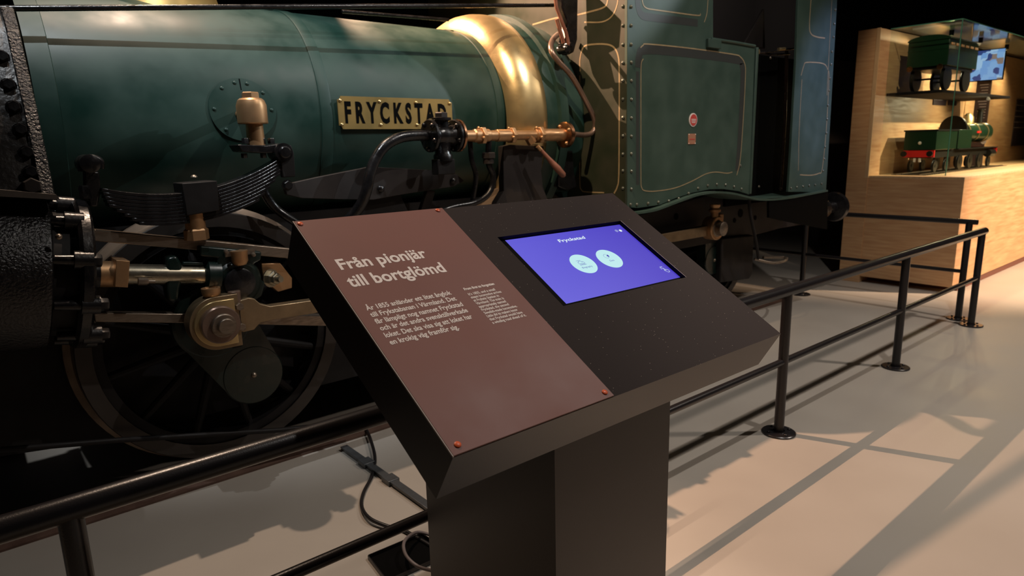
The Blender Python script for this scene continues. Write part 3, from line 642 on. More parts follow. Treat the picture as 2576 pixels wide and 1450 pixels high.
# name plate
NY=3.159; A_=Q(846,240,NY); B_=Q(1136,250,NY); C_=Q(850,325,NY)
x0,x1,z0,z1=A_.x+.004,B_.x,C_.z,A_.z-.002
print('plate',x0,x1,z0,z1,Q(1132,250,NY).z,Q(1110,323,NY).z)
n_=.018; pts=[]
for (cx_,cz_,a0) in ((x0,z0,90),(x1,z0,180),(x1,z1,270),(x0,z1,0)):
    seq=[V((cx_+n_*math.cos(math.radians(a0-q)),NY,cz_+n_*math.sin(math.radians(a0-q)))) for q in (0,30,60,90)]
    pts+=seq
plate=MB().prism(pts,(0,.007,0)).build('name_plate',m_brassplate,loco,ang=30)
text('name_lettering','FRYCKSTAD',V((x0+.035,NY,z0+.034)),V((1,0,0)),V((0,0,1)),z1-z0-.058,m_bezel,plate,width=x1-x0-.075,depth=.0012,bold=.040,space=1.6)
RVB=rivet_mesh(m_brass,.0095,.008)
for k in range(4):
    for zz in (z0+.022,z1-.022): dupat(RVB,'rivet',(x0+.014+(x1-x0-.028)*k/3,NY-.0,zz),plate)
# ---- valve, pipes, injector
def pipe(pts,r,m,name,parent=loco,sm=6): 
    b=MB(); b.tube([Q(*p) if len(p)==3 else V(p) for p in pts],r,seg=16,smooth=sm); return b.build(name,m,parent,ang=60)
VY=2.97
pipe([(1085,341,VY),(1035,342,VY),(1000,349,VY),(968,368,VY),(945,400,VY),(930,440,VY),(922,480,VY),(905,520,3.0),(870,560,3.05),(830,600,3.1)],.027,m_black,'feed_pipe')
pipe([(655,455,3.08),(668,490,3.08),(692,523,3.08),(725,548,3.06),(770,575,3.05),(820,600,3.05)],.020,m_black,'drain_pipe')
val=MB(); vc=Q(1112,342,VY); val.lathe(vc-V((.075,0,0)),(1,0,0),[(0,.055),(.02,.056),(.04,.046),(.075,.058),(.11,.046),(.14,.056),(.16,.055)],28)
val.lathe(vc,(0,0,1),[(0,.040),(.06,.036),(.075,.036),(.08,.052),(.092,.052),(.094,.04)],24)
val.lathe(vc,(0,0,-1),[(0,.045),(.09,.042),(.10,.05),(.13,.05)],24)
valo=val.build('check_valve',m_black,loco,ang=45)
MB().hexnut(vc+V((0,0,.09)),(0,0,1),.036,.03,washer=False).build('valve_cap_nut',m_brownblack,valo)
for s,xx in ((-1,-.075),(1,.078)):
    c=vc+V((xx,0,0)); b=MB(); b.lathe(c-V((.009,0,0)),(1,0,0),[(0,.080),(.003,.084),(.015,.084),(.018,.080)],32); f_=b.build('valve_flange',m_black,valo)
    for k in range(5):
        a=math.radians(50+72*k); b=MB(); b.dome(c+V((-.01,-.066*math.cos(a),.066*math.sin(a))),(-1,0,0),.013,.014); b.dome(c+V((.008,-.066*math.cos(a),.066*math.sin(a))),(1,0,0),.013,.014); b.build('flange_nut',m_black,f_)
b=MB(); b.lathe(vc+V((.092,0,0)),(1,0,0),[(0,.086),(.012,.086),(.016,.06)],32); b.build('copper_gasket',m_copper,valo)
b=MB(); b.box(vc+V((-.055,-.03,-.20)),vc+V((.055,.03,-.12))); b.build('valve_stand',m_blackmatt,valo,bevel=.004)
inj=MB(); i0=vc+V((.10,0,-.001)); xe_=Q(1418,337,VY).x; L=xe_-i0.x
inj.lathe(i0,(1,0,0),[(0,.030),(L*.13,.030),(L*.14,.036),(L*.26,.036),(L*.27,.029),(L*.33,.029),(L*.335,.034),(L*.5,.034),(L*.51,.027),(L*.70,.026),(L*.705,.034),(L*.80,.034),(L*.81,.037),(L,.037)],32)
injo=inj.build('injector',m_brassold,loco,ang=30)
for t,rr_ in ((.205,.050),(.475,.048),(.745,.052)):
    c=i0+V((L*t,0,0)); b=MB(); b.lathe(c-V((.014,0,0)),(1,0,0),[(0,rr_-.004),(.003,rr_),(.025,rr_),(.028,rr_-.004)],6,phase=.5)
    for a in (200,320,80): 
        aa=math.radians(a); b.dome(c+V((-.013,rr_*.8*math.cos(aa),rr_*.8*math.sin(aa))),(-1,0,0),.012,.012)
    b.build('injector_collar',m_brassold,injo,bevel=.003)
c=i0+V((L,0,0)); b=MB(); b.lathe(c,(1,0,0),[(-.005,.07),(0,.078),(.022,.078),(.026,.072)],36); fo=b.build('injector_flange',m_copper,injo)
for k in range(4):
    a=math.radians(30+90*k); b=MB(); b.dome(c+V((-.004,-.058*math.cos(a),.058*math.sin(a))),(-1,0,0),.013,.014); b.build('flange_nut',m_brassold,fo)
pipe([(1445,338,VY),(1468,340,VY),(1485,337,VY),(1495,327,VY),(1497,312,VY),(1492,292,VY),(1476,260,VY),(1440,195,VY),(1405,155,VY+.02),(1387,128,VY+.05),(1388,105,VY+.10),(1402,88,VY+.16),(1418,84,VY+.2)],.0165,m_copperdark,'steam_pipe')
b=MB(); c=Q(1338,352,VY-.03); b.hexnut(c+V((0,.03,.02)),V((.45,-.35,-1)),.028,.05,washer=False); e=Q(1352,368,VY-.05); e2=Q(1412,435,VY-.10); d=(e2-e).normalized()
b.lathe(e,d,[(0,.012),(.03,.013)],16); b.build('handle_socket',m_brassold,injo)
b=MB(); L2=(e2-e).length; b.lathe(e+d*.03,d,[(0,.011),(L2*.3,.013),(L2*.7,.021),(L2*.95,.018),(L2,.010)],20); b.build('injector_handle',m_handle,injo)
pipe([(1182,350,VY+.02),(1186,400,VY+.02),(1197,440,VY+.02),(1193,480,VY+.03),(1185,530,VY+.05),(1178,560,VY+.05)],.014,m_black,'overflow_pipe')
pipe([(1229,355,VY),(1229,410,VY),(1240,440,VY),(1238,470,VY),(1222,495,VY),(1190,512,VY+.02),(1140,522,VY+.04),(1090,540,VY+.05)],.017,m_black,'overflow_pipe')
b=MB(); b.hexnut(Q(1229,398,VY),(0,0,1),.040,.032,washer=False); b.lathe(Q(1229,412,VY),(0,0,1),[(0,.03),(.03,.03)],20); b.build('union_nut',m_brownblack,loco)
b=MB(); b.cyl(Q(1370,375,VY+.12),Q(1420,378,VY+.12),.016); b.cyl(Q(1395,412,VY+.12),Q(1415,400,VY+.12),.016); b.build('water_cock',m_brassold,loco)
barpx([(1412,368),(1440,366),(1444,430),(1452,470),(1430,480),(1405,470),(1405,420)],VY+.10,.08,'cock_body',m_black,loco,.006)
# compensating beam and brackets
barpx([(716,470),(733,461),(800,446),(930,420),(1010,424),(1110,430),(1150,440),(1168,455),(1140,470),(1080,479),(1010,490),(940,503),(860,502),(760,499),(722,490)],3.06,.03,'compensating_beam',m_brownblack,loco,.002)
b=MB(); b.dome(Q(722,466,3.055),(0,-1,0),.022); b.dome(Q(958,475,3.055),(0,-1,0),.02); b.dome(Q(1140,455,3.055),(0,-1,0),.02); b.build('beam_pins',m_black,loco)
barpx([(905,500),(1005,485),(1040,560),(870,560)],3.1,.03,'beam_bracket',m_blackmatt,loco)
barpx([(1075,478),(1095,480),(1080,540),(1055,540)],3.08,.03,'beam_bracket',m_brownblack,loco)
barpx([(1266,368),(1285,364),(1368,368),(1362,430),(1366,470),(1385,520),(1385,560),(1240,560),(1250,510),(1268,480)],3.02,.05,'firebox_support',m_brownblack,loco,.004)
b=MB(); b.lathe((BY and 2.60,BY,BZ-.02),(1,0,0),[(0,0.5),(.1,.5)],8); b.bm.free()
# ---- lever and lamp bracket hanging beside the firebox
b=MB(); b.tube([Q(1392,-40,3.0),Q(1400,20,3.0),Q(1424,82,3.0),Q(1432,118,3.0)],.011,seg=10,smooth=0); b.tube([Q(1400,48,3.02),Q(1418,108,3.02)],.012,seg=10,smooth=0); b.build('reversing_lever',m_handle,loco)
b=MB(); b.prism([Q(*p,3.05) for p in ((1412,-40),(1455,-40),(1453,100),(1444,132),(1430,138),(1420,110),(1430,60),(1415,20))],(0,.06,0)); lb=b.build('lever_bracket',m_black,loco,bevel=.008)
b=MB(); b.lathe(Q(1431,122,2.99),(0,1,0),[(0,.018),(.01,.026),(.08,.026)],18); b.lathe(Q(1440,112,2.98),(0,1,0),[(0,.014),(.05,.018)],14); b.build('lever_pin',m_black,lb)
# ---- cab
CYY=2.70; CXF=3.16
cab=barpx([(1578,-430),(1578,522),(1605,524),(1660,516),(1700,499),(1740,486),(1785,477),(1820,476),(1860,482),(1885,490),(1899,117),(1850,108),(1794,97),(1794,-380)],CYY,.02,'cab_side',m_greencab,loco,.002)
xf=Q(1578,300,CYY).x; print('cab front x',xf)
b=MB(); b.box((xf-.006,CYY+.003,1.05),(xf+.012,4.8,3.4)); cabf=b.build('cab_front',mat('dimmed_olive_paint',(.022,.030,.017),.5,col2=(.036,.036,.022),scale=6),loco)  # cab paint darkened here to offset the strong lamps
b=MB(); b.box((xf-.009,CYY-.004,1.08),(xf+.03,CYY+.0,3.3)); b.bm.free()
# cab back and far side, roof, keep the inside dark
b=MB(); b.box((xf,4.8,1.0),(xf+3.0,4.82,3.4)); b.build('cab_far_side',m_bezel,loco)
b=MB(); b.box((xf-.2,2.55,3.35),(xf+3.1,4.95,3.4)); b.build('cab_roof',m_blackmatt,loco)
b=MB(); xg=Q(1899,300,CYY).x; b.box((xg-.03,CYY-.006,Q(1884,489,CYY).z),(xg,CYY+.03,Q(1898,118,CYY).z)); b.build('cab_edge_beading',m_greencab,cab,bevel=.006)
b=MB(); b.tube([Q(1790,98,CYY-.003),Q(1850,107,CYY-.003),Q(1899,116,CYY-.003)],.010,smooth=0); b.box(Q(1783,96,CYY-.02),Q(1808,124,CYY+.0)); b.build('cutout_beading',m_greencab,cab,bevel=.003)
def strip(pts,wd,m,parent,name='lining',y=None,x=None,closed=False,sm=4,off=.0012):
    """thin painted line laid on the plane y (or x) through the given picture points"""
    P=[at(*p,X=x) if x is not None else at(*p,Y=y) for p in pts]
    if closed: P=P+[P[0],P[1]]
    if sm:
        E=[P[0]*2-P[1]]+P+[P[-1]*2-P[-2]]; out=[]
        if closed: E=[P[-3]]+P+[P[2]]
        for i in range(1,len(E)-2):
            for k in range(sm):
                t=k/sm;a,b_,c,d=E[i-1],E[i],E[i+1],E[i+2]
                out.append(.5*((2*b_)+(c-a)*t+(2*a-5*b_+4*c-d)*t*t+(3*b_-a-3*c+d)*t**3))
        if not closed: out.append(E[-2])
        P=out
    nrm=V((-1,0,0)) if x is not None else V((0,-1,0)); b=MB(); L=[];R=[]
    for i,p in enumerate(P):
        d=(P[min(i+1,len(P)-1)]-P[max(i-1,0)]).normalized(); s=nrm.cross(d).normalized()*wd/2
        L.append(b.bm.verts.new(p+nrm*off+s)); R.append(b.bm.verts.new(p+nrm*off-s))
    for i in range(len(P)-1): b.bm.faces.new((L[i],L[i+1],R[i+1],R[i]))
    return b.build(name,m,parent)
cy_=CYY
# dark lining band then cream lines (flat paint on the sheet)
strip([(1605,170),(1608,140),(1622,125),(1700,130),(1850,150),(1866,165),(1868,200),(1862,330),(1855,430)],.055,m_band,cab,'lining_band',y=cy_,off=.0006)
strip([(1604,180),(1604,300),(1604,465)],.03,m_band,cab,'lining_band',y=cy_,off=.0005)
strip([(1611,120),(1618,114),(1632,111),(1740,122),(1845,137),(1862,143),(1873,160),(1875,190),(1870,290),(1862,400),(1853,441)],.0075,m_cream,cab,y=cy_)
strip([(1618,148),(1613,160),(1612,200),(1612,330),(1612,450),(1614,472),(1622,480),(1650,481),(1698,473),(1740,456),(1775,438),(1800,433),(1828,436),(1842,433)],.006,m_cream,cab,y=cy_)
strip([(1613,-30),(1616,5),(1625,20),(1650,25),(1700,32),(1756,39),(1762,34)],.0075,m_cream,cab,y=cy_)
strip([(1782,-30),(1779,25),(1775,45),(1771,56)],.006,m_cream,cab,y=cy_)
strip([(1604,-30),(1605,15),(1615,38),(1640,44),(1700,51),(1755,58)],.045,m_band,cab,'lining_band',y=cy_,off=.0006)
xx=xf-.006
strip([(1459,180),(1459,150),(1466,122),(1480,113),(1520,111),(1543,118),(1555,140),(1558,180),(1558,300),(1557,440),(1553,470),(1545,487)],.010,m_cream,cabf,x=xx)
strip([(1459,190),(1459,330),(1459,455),(1463,478),(1475,483),(1520,485)],.008,m_cream,cabf,x=xx)
strip([(1340,62),(1400,45),(1440,40),(1490,28),(1520,18),(1528,5),(1530,-20)],.010,m_cream,cabf,x=xx)
strip([(1555,-20),(1553,10),(1540,40),(1515,55),(1470,56)],.008,m_cream,cabf,x=xx)
RV=rivet_mesh(mat('glinting_rivet_paint',(.16,.17,.14),.22,metal=.5),.0115,.010)  # paler than the cab sheet: rivet highlights put into the colour
for py in (17,64,112,157,203,250,297,343,387,431,476): dupat(RV,'rivet',Q(1588,py,CYY),cab)
for (px,py) in ((1602,515),(1630,512),(1656,509),(1682,506),(1707,500),(1732,487),(1756,474),(1780,467),(1803,464),(1825,465),(1846,470),(1865,476),(1586,515),(1862,417)): dupat(RV,'rivet',Q(px,py,CYY),cab)
for py in (16,64,112,158,203,250,296,342,388,430,474):
    dupat(RV,'rivet',at(1567,py,X=xx),cabf,(0,-1,0),(-1,0,0))
# cab side badges
c=Q(1743,302,CYY); bd=MB().lathe(c,(0,-1,0),[(0,.044),(.004,.044),(.005,.036)],36).build('round_badge',m_white,cab)
b=MB(); b.lathe(c-V((0,.0052,0)),(0,-1,0),[(0,.037),(.0012,.037)],32); b.build('badge_centre',m_redenamel,bd)
for dz,wd in ((.004,.052),(-.006,.05),(-.016,.04)):
    b=MB(); b.box(c+V((-wd/2,-.0072,dz-.003)),c+V((wd/2,-.0062,dz+.002))); b.build('badge_lettering',m_white,bd)
c=Q(1740,350,CYY); b=MB(); b.box(c+V((-.041,-.004,-.034)),c+V((.041,0,.034))); cp=b.build('copper_badge',m_badgecu,cab,bevel=.0015)
for sx_ in (-1,1):
    for sz_ in (-1,1): b=MB(); b.dome(c+V((sx_*.036,-.004,sz_*.029)),(0,-1,0),.004); b.build('pin',m_white,cp)
b=MB(); b.box(c+V((-.028,-.0052,-.004)),c+V((.028,-.0042,.002))); b.build('engraved_line',m_redenamel,cp)
# rear of the cab: standing column, handrail, black sheets standing in for the shaded interior
ten=barpx([(2022,-400),(2128,-400),(2104,40),(2092,250),(2083,400),(2078,484),(1983,483),(1990,380),(2003,150)],CYY,.02,'tender_side',m_greencab,loco,.002)
strip([(2042,-30),(2036,60),(2040,85),(2055,93),(2075,96)],.010,m_cream,ten,y=cy_)
strip([(2094,-30),(2086,120),(2080,240)],.006,m_cream,ten,y=cy_)
strip([(2015,190),(2022,165),(2030,157),(2070,160),(2082,175),(2085,200),(2078,330),(2068,425),(2060,436),(2040,441),(2012,440)],.008,m_cream,ten,y=cy_)
strip([(2017,200),(2010,330),(2008,430)],.006,m_cream,ten,y=cy_)
for px,py in ((2101,25),(2098,60),(2096,93),(2092,130),(2090,162),(2087,197),(2085,228),(2082,265),(2080,300),(2078,335),(2075,370),(2073,400),(2070,430),(2066,462),(2050,465),(2035,467),(2020,469),(2004,471),(1989,474)): dupat(RV,'rivet',Q(px,py,CYY),ten)
b=MB(); b.box((xg+.05,2.95,1.05),(xg+1.4,2.97,2.22)); b.build('cab_shade_sheet',m_bezel,loco)
b=MB(); b.box((xf+.02,4.5,1.05),(xf+3,4.52,3.3)); b.build('cab_shade_backing',m_bezel,loco)
pipe([(1979,128,2.86),(1974,300,2.86),(1963,480,2.86)],.014,m_copperdark,'cab_handrail',sm=0)
b=MB(); b.tube([Q(1899,133,2.82),Q(1930,131,2.82),Q(1965,126,2.82),Q(2008,122,2.82)],.008,smooth=3); b.tube([Q(1900,130,2.84),Q(1940,137,2.84),Q(1985,136,2.84)],.008,smooth=3); ch=b.build('door_chain',m_black,loco)
b=MB(); b.lathe(Q(1903,131,2.80),(0,-1,0),[(0,.02),(.02,.018),(.025,.001)],12); b.cyl(Q(1958,124,2.81),Q(1974,123,2.81),.012); b.lathe(Q(2006,131,2.80),(0,-1,0),[(0,.022),(.02,.018),(.025,.001)],12); b.build('chain_hook',m_brass,ch)
for px,py in ((1938,146),(1909,470)): b=MB(); b.dome(Q(px,py,2.94),(0,-1,0),.012,.010); b.build('door_stud',m_steel,loco)
barpx([(1922,22),(1871,112),(1925,122)],3.2,.02,'gusset_plate',m_brownblack,loco)
# footplate following the wave of the cab bottom
wave=[(1560,536),(1600,534),(1650,526),(1700,508),(1750,490),(1795,482),(1840,484),(1880,493),(1910,500),(1950,500),(2000,494),(2083,478)]
Pw=[Q(*p,2.66) for p in wave]
sm_=[]
E_=[Pw[0]*2-Pw[1]]+Pw+[Pw[-1]*2-Pw[-2]]
for i in range(1,len(E_)-2):
    for k in range(5):
        t=k/5;a,b_,c,d=E_[i-1],E_[i],E_[i+1],E_[i+2]
        sm_.append(.5*((2*b_)+(c-a)*t+(2*a-5*b_+4*c-d)*t*t+(3*b_-a-3*c+d)*t**3))
sm_.append(E_[-2])
b=MB(); b.prism(sm_+[p-V((0,0,.014)) for p in sm_[::-1]],(0,.35,0)); b.build('footplate',m_greencab,loco,ang=40)
barpx([(1935,500),(2000,496),(2083,480),(2081,577),(2000,562),(1935,548)],2.67,.02,'rear_valance',m_bezel,loco,.001)
barpx([(1555,545),(1620,540),(1700,515),(1760,498),(1840,492),(1910,508),(2050,500),(2050,560),(1960,575),(1905,590),(1820,606),(1640,640),(1555,600)],3.02,.03,'rear_frame',m_brownblack,loco,.001)
for px,py,r in ((1863,537,.035),(1701,545,.025),(1939,541,.03),(1863,507,.02),(1848,555,.02),(1900,548,.02)):
    b=MB(); b.lathe(Q(px,py,3.018),(0,-1,0),[(0,r),(.002,r)],20); b.build('frame_hole',m_bezel,loco)
barpx([(1815,600),(1897,592),(1893,690),(1885,702),(1812,712)],2.98,.5,'ash_pan',m_blackmatt,loco,.01)
pipe([(1884,498,2.72),(1888,540,2.72),(1900,600,2.74),(1908,650,2.76)],.012,m_blackmatt,'step_bar')
pipe([(1898,652,2.78),(1945,662,2.70),(1975,656,2.70),(1974,648,2.85),(1920,648,2.9)],.011,m_steel,'step_stirrup',sm=3)
b=MB(); c=V((5.98,2.87,Q(2100,520,2.87).z)); b.lathe(c,(1,0,0),[(-.05,.10),(.14,.09),(.14,.055),(.33,.055),(.345,.13),(.38,.14),(.42,.125),(.43,.09)],36); b.build('buffer',m_black,loco)
# ================================================================== CABLES
def floorcable(pts,r,m,name,label):
    b=MB(); b.tube([Z0(p[0],p[1],p[2] if len(p)>2 else r) for p in pts],r,seg=10,smooth=8); o=b.build(name,m,ang=60); tag(o,label,'cable'); return o
floorcable([(915,1070,.02),(930,1100,.02),(943,1150,.02),(937,1195),(915,1240),(910,1275),(930,1305,.02),(975,1325,.015),(1008,1332),(1060,1360),(1100,1385)],.0085,m_cable,'floor_cable','black cable winding over the floor behind the kiosk pillar')
floorcable([(1100,1352,.02),(1050,1340,.04),(1018,1362,.06),(1020,1395,.06),(1050,1425,.05),(1100,1440,.03)],.0065,m_cableg,'floor_cable','pale grey cable loop beside the base of the kiosk')
a_,b_=Z0(866,1131),Z0(1100,1297)
d=(b_-a_).normalized(); s=V((-d.y,d.x,0))*.022
b=MB(); b.prism([a_+s,b_+s,b_+s*.8+V((0,0,.022)),a_+s*.8+V((0,0,.022))],-s*1.8); co_=b.build('cable_conduit',m_conduit,bevel=.002); tag(co_,'grey cable conduit running across the floor from the rail to the kiosk','conduit')
for t in (.28,.55):
    p=a_.lerp(b_,t); b=MB(); b.box(p+V((-.035,-.03,0)),p+V((.035,.03,.026)),rot=Matrix.Rotation(math.atan2(d.y,d.x),3,'Z')); b.build('conduit_clip',m_conduit,co_,bevel=.002)
bx=thing('cable_tray','open black cable tray on the floor beside the kiosk foot','tray',Z0(1010,1420))
p1,p2,p3,p4=Z0(928,1408),Z0(1060,1352),Z0(1130,1400),Z0(975,1470)
b=MB(); b.prism([p1,p2,p3,p4],(0,0,.006)); b.build('tray_base',m_bezel,bx)
for q1,q2 in ((p1,p2),(p2,p3),(p3,p4),(p4,p1)):
    dd=(q2-q1).normalized(); n=V((-dd.y,dd.x,0))*.004; b=MB(); b.prism([q1,q2,q2+n,q1+n],(0,0,.018)); b.build('tray_wall',m_rail,bx)
# ================================================================== DISPLAY CASE
CX0=7.5; CFY=2.16; CBY=3.05; CBY2=3.27; TZ=1.14; CX1=13.6
case=thing('display_case','tall birch plywood showcase with a glass front beyond the railing','showcase',(9,2.6,0))
b=MB(); b.box((CX0,CFY,.07),(CX1,CBY,TZ)); b.build('base_cabinet',m_wood,case,bevel=.003)
b=MB(); b.box((CX0+.22,CFY+.015,0),(CX1,CBY,.07)); b.build('plinth',m_plinth,case)
b=MB(); b.box((CX0-.01,CBY,0),(CX1,CBY2,2.655)); bp_=b.build('back_panel',m_wood,case,bevel=.002)
b=MB(); b.box((CX0-.012,CBY-.003,TZ),(CX0+.0,CBY+.035,2.657)); b.build('back_panel_edge',m_woodedge,bp_)
b=MB(); b.box((CX0+.0,CFY,TZ),(CX1,CBY,TZ+.022)); b.build('case_floor',m_woodedge,case,bevel=.002)
gx,gy=7.74,2.40; GT=2.66
def pane(lo,hi,name='glass_pane'): return MB().box(lo,hi).build(name,m_glass,case)
pane((gx,gy,TZ+.022),(CX1,gy+.008,GT)); pane((gx,gy+.009,TZ+.022),(gx+.008,CBY-.004,GT)); pane((gx,gy,GT+.001),(CX1,CBY,GT+.009))
b=MB(); b.box((gx-.002,gy-.002,TZ+.022),(gx+.006,gy+.006,GT)); b.build('glass_edge',m_glassedge,case)
b=MB(); b.box((gx-.003,gy-.003,GT),(CX1,gy+.001,GT+.010)); b.box((gx-.003,gy,GT),(gx+.001,CBY,GT+.010)); b.build('glass_edge',m_glassedge,case)
b=MB(); b.box((gx+.35,gy+.1,GT+.01),(CX1,CBY-.08,GT+.03)); b.build('light_diffuser',mat('pinkish_diffuser',(.35,.3,.29),.6),case)
shx,shz=7.765,2.017
b=MB(); b.box((shx,2.52,shz-.028),(shx+2.3,CBY-.002,shz)); b.build('shelf',m_shelf,case,bevel=.002)
# small spots inside the case, real lamps
for i,x in enumerate((8.35,9.3,10.3,11.6)):
    b=MB(); b.cyl((x,gy+.28,GT-.005),(x,gy+.28,GT-.06),.022); b.build('case_spotlight',m_bezel,case)
    lamp('case_lamp',(x,gy+.28,GT-.07),(x-.35,CBY-.05,1.6),30,(1,.74,.42),.02,150,.8)
lamp('case_lamp_low',(9.3,gy+.12,shz-.05),(9.0,2.95,1.2),9,(1,.78,.48),.02,160,.6)
# labels on the back panel
def lab(px0,py0,px1,py1,m,name,label,g='info labels on the showcase back'):
    a=at(px0,py0,Y=CBY-.004); c=at(px1,py1,Y=CBY-.004); b=MB(); b.box((a.x,CBY-.012,c.z),(c.x,CBY-.001,a.z)); o=b.build(name,m,bp_); return o
m_lab=mat('dark_label',(.035,.022,.03),.5); m_labtext=mat('label_print',(.4,.34,.36),.6)
for q in ((2348,245,2378,266),(2387,243,2404,266),(2402,78,2430,92),(2461,60,2506,103),(2516,76,2538,107),(2555,110,2576,145),(2558,250,2590,365)):
    o=lab(*q,m_lab,'info_label',None)
    a=at(q[0],q[1],Y=CBY-.012); c=at(q[2],q[3],Y=CBY-.012); h=a.z-c.z
    for k in range(2 if q[3]-q[1]<30 else 5):
        z=a.z-h*(.12+.12*k); b=MB(); b.box((a.x+.02,CBY-.0135,z-.006),(a.x+(c.x-a.x)*(.85-.1*(k%2)),CBY-.012,z+.004)); b.build('print_line',m_labtext,o)
# reflection in the case glass, built as a lit screen on a stele
sx_=10.2
pA=at(2440,118,X=sx_); pB=at(2532,108,X=sx_); pC=at(2436,201,X=sx_)
y1_,y0_=min(pA.y,3.03),pB.y; zt,zb=min(2.6,at(2486,112,X=sx_).z),at(2486,201,X=sx_).z
st=thing('screen_reflection','reflection of a lit blue screen and dark printed strip in the showcase glass, built as a panel inside','screen',(sx_,(y0_+y1_)/2,TZ+.022))
ym=at(2468,250,X=sx_).y
b=MB(); b.box((sx_+.015,ym-.09,TZ+.022),(sx_+.03,ym+.07,zb+.02)); sl=b.build('reflected_strip',mat('dark_reflected_strip',(.06,.035,.035),.6),st)
for k in range(13):
    z=zb-.06-k*.034; b=MB(); b.box((sx_+.0135,ym-.06,z),(sx_+.015,ym+.035-.012*(k%3),z+.010)); b.build('print_line',m_labtext,sl)
b=MB(); b.box((sx_-.005,y0_-.01,zb-.01),(sx_+.02,y1_+.01,zt+.01)); sf=b.build('reflection_housing',m_bezel,st,bevel=.002)
m_vid=emitm('reflected_picture',(.3,.5,.9),1.0); nt=m_vid.node_tree; bs=nt.nodes['Principled BSDF']; tc=nt.nodes.new('ShaderNodeTexCoord'); n=nt.nodes.new('ShaderNodeTexVoronoi'); n.inputs['Scale'].default_value=5; n.distance='CHEBYCHEV'
nt.links.new(tc.outputs['Generated'],n.inputs['Vector']); sp=nt.nodes.new('ShaderNodeSeparateColor'); nt.links.new(n.outputs['Color'],sp.inputs[0])
r=nt.nodes.new('ShaderNodeValToRGB'); r.color_ramp.interpolation='CONSTANT'; e=r.color_ramp.elements; e[0].position=0; e[0].color=(.04,.07,.25,1); e[1].position=.25; e[1].color=(.22,.42,.85,1)
for p,c in ((.5,(.45,.65,.95,1)),(.72,(.30,.22,.20,1)),(.82,(.28,.5,.9,1))): q=e.new(p); q.color=c
nt.links.new(sp.outputs[0],r.inputs[0]); nt.links.new(r.outputs[0],bs.inputs['Emission Color'])
b=MB(); b.box((sx_-.007,y0_,zb),(sx_-.005,y1_,zt)); b.build('picture',m_vid,sf)

# ---- model carriage on the shelf
mx0=7.93
yl=at(2281,160,X=mx0).y; yr=at(2383,160,X=mx0).y; zt_=at(2330,90,X=mx0).z; zb_=at(2330,168,X=mx0).z; cl_=.9
print('carriage',yl,yr,zt_,zb_)
yr=max(yr,2.44); ymid=(yl+yr)/2; wd=yl-yr
mc=thing('model_carriage','dark green model railway carriage with arched roof on the showcase shelf','model train',(mx0+cl_/2,ymid,shz))
b=MB(); b.box((mx0,yr,zb_),(mx0+cl_,yl,zt_-.05)); body=b.build('carriage_body',m_mgreen,mc,bevel=.004)
pr=[(ymid+(wd/2+.01)*math.cos(a),zt_-.052+.055*math.sin(a)) for a in [PI*k/14 for k in range(15)]]
b=MB(); b.prism([(mx0-.008,y,z) for y,z in pr],(cl_+.016,0,0)); b.build('arched_roof',m_mgreen,mc,ang=60)
m_gold=mat('model_brass_frame',(.8,.38,.18),.5); m_pane=mat('model_pane',(.6,.65,.7),.3)
for k in range(6):
    x=mx0+.06+k*.145; b=MB(); b.box((x,yr-.006,zb_+.20),(x+.085,yr+.001,zt_-.085)); wf=b.build('window_frame',m_gold,body,bevel=.006)
    b=MB(); b.box((x+.014,yr-.008,zb_+.215),(x+.071,yr-.005,zt_-.10)); b.build('window_pane',m_pane,body)
b=MB(); b.box((mx0-.003,yr-.005,zb_+.16),(mx0+cl_,yl+.002,zb_+.168)); b.build('waist_beading',m_mgreen,body)
b=MB(); b.box((mx0+.02,yr+.03,zb_-.03),(mx0+cl_-.02,yl-.03,zb_)); b.build('underframe',m_mblack,mc)
for y in (yr+.05,yl-.05): b=MB(); b.cyl((mx0+.01,y,zb_-.015),(mx0-.04,y,zb_-.015),.014); b.cyl((mx0-.04,y,zb_-.015),(mx0-.05,y,zb_-.015),.028); b.build('buffer',m_copper,mc)
wr=(zb_-.02-shz)/2+.008
for x in (mx0+.16,mx0+cl_-.16):
    for y in (yr+.035,yl-.06):
        b=MB(); b.lathe((x,y,shz+.012+wr),(0,1,0),[(0,wr),(.02,wr),(.024,wr+.006),(.03,wr+.006)],24); b.build('wheel',m_mblack,mc)
    b=MB(); b.cyl((x,yr+.04,shz+.012+wr),(x,yl-.04,shz+.012+wr),.01); b.build('axle',m_mblack,mc)
def mtrack(x0,x1,ym_,z,gw,label,n):
    t=thing('model_track',label,'model track',((x0+x1)/2,ym_,z))
    for s in (-1,1): b=MB(); b.box((x0,ym_+s*gw/2-.005,z+.006),(x1,ym_+s*gw/2+.005,z+.013)); b.build('rail',m_steel,t)
    me=None
    for k in range(n):
        x=x0+(x1-x0)*(k+.5)/n
        if me is None: b=MB(); b.box((x-.012,ym_-gw*.75,z),(x+.012,ym_+gw*.75,z+.006)); o=b.build('sleeper',m_mblack,t); me=o.data
        else: dupat(me,'sleeper',(x,ym_,z+.003),t)
    return t
mtrack(mx0-.1,mx0+cl_+.15,ymid,shz,wd*.66,'dark model track under the carriage on the showcase shelf',16)
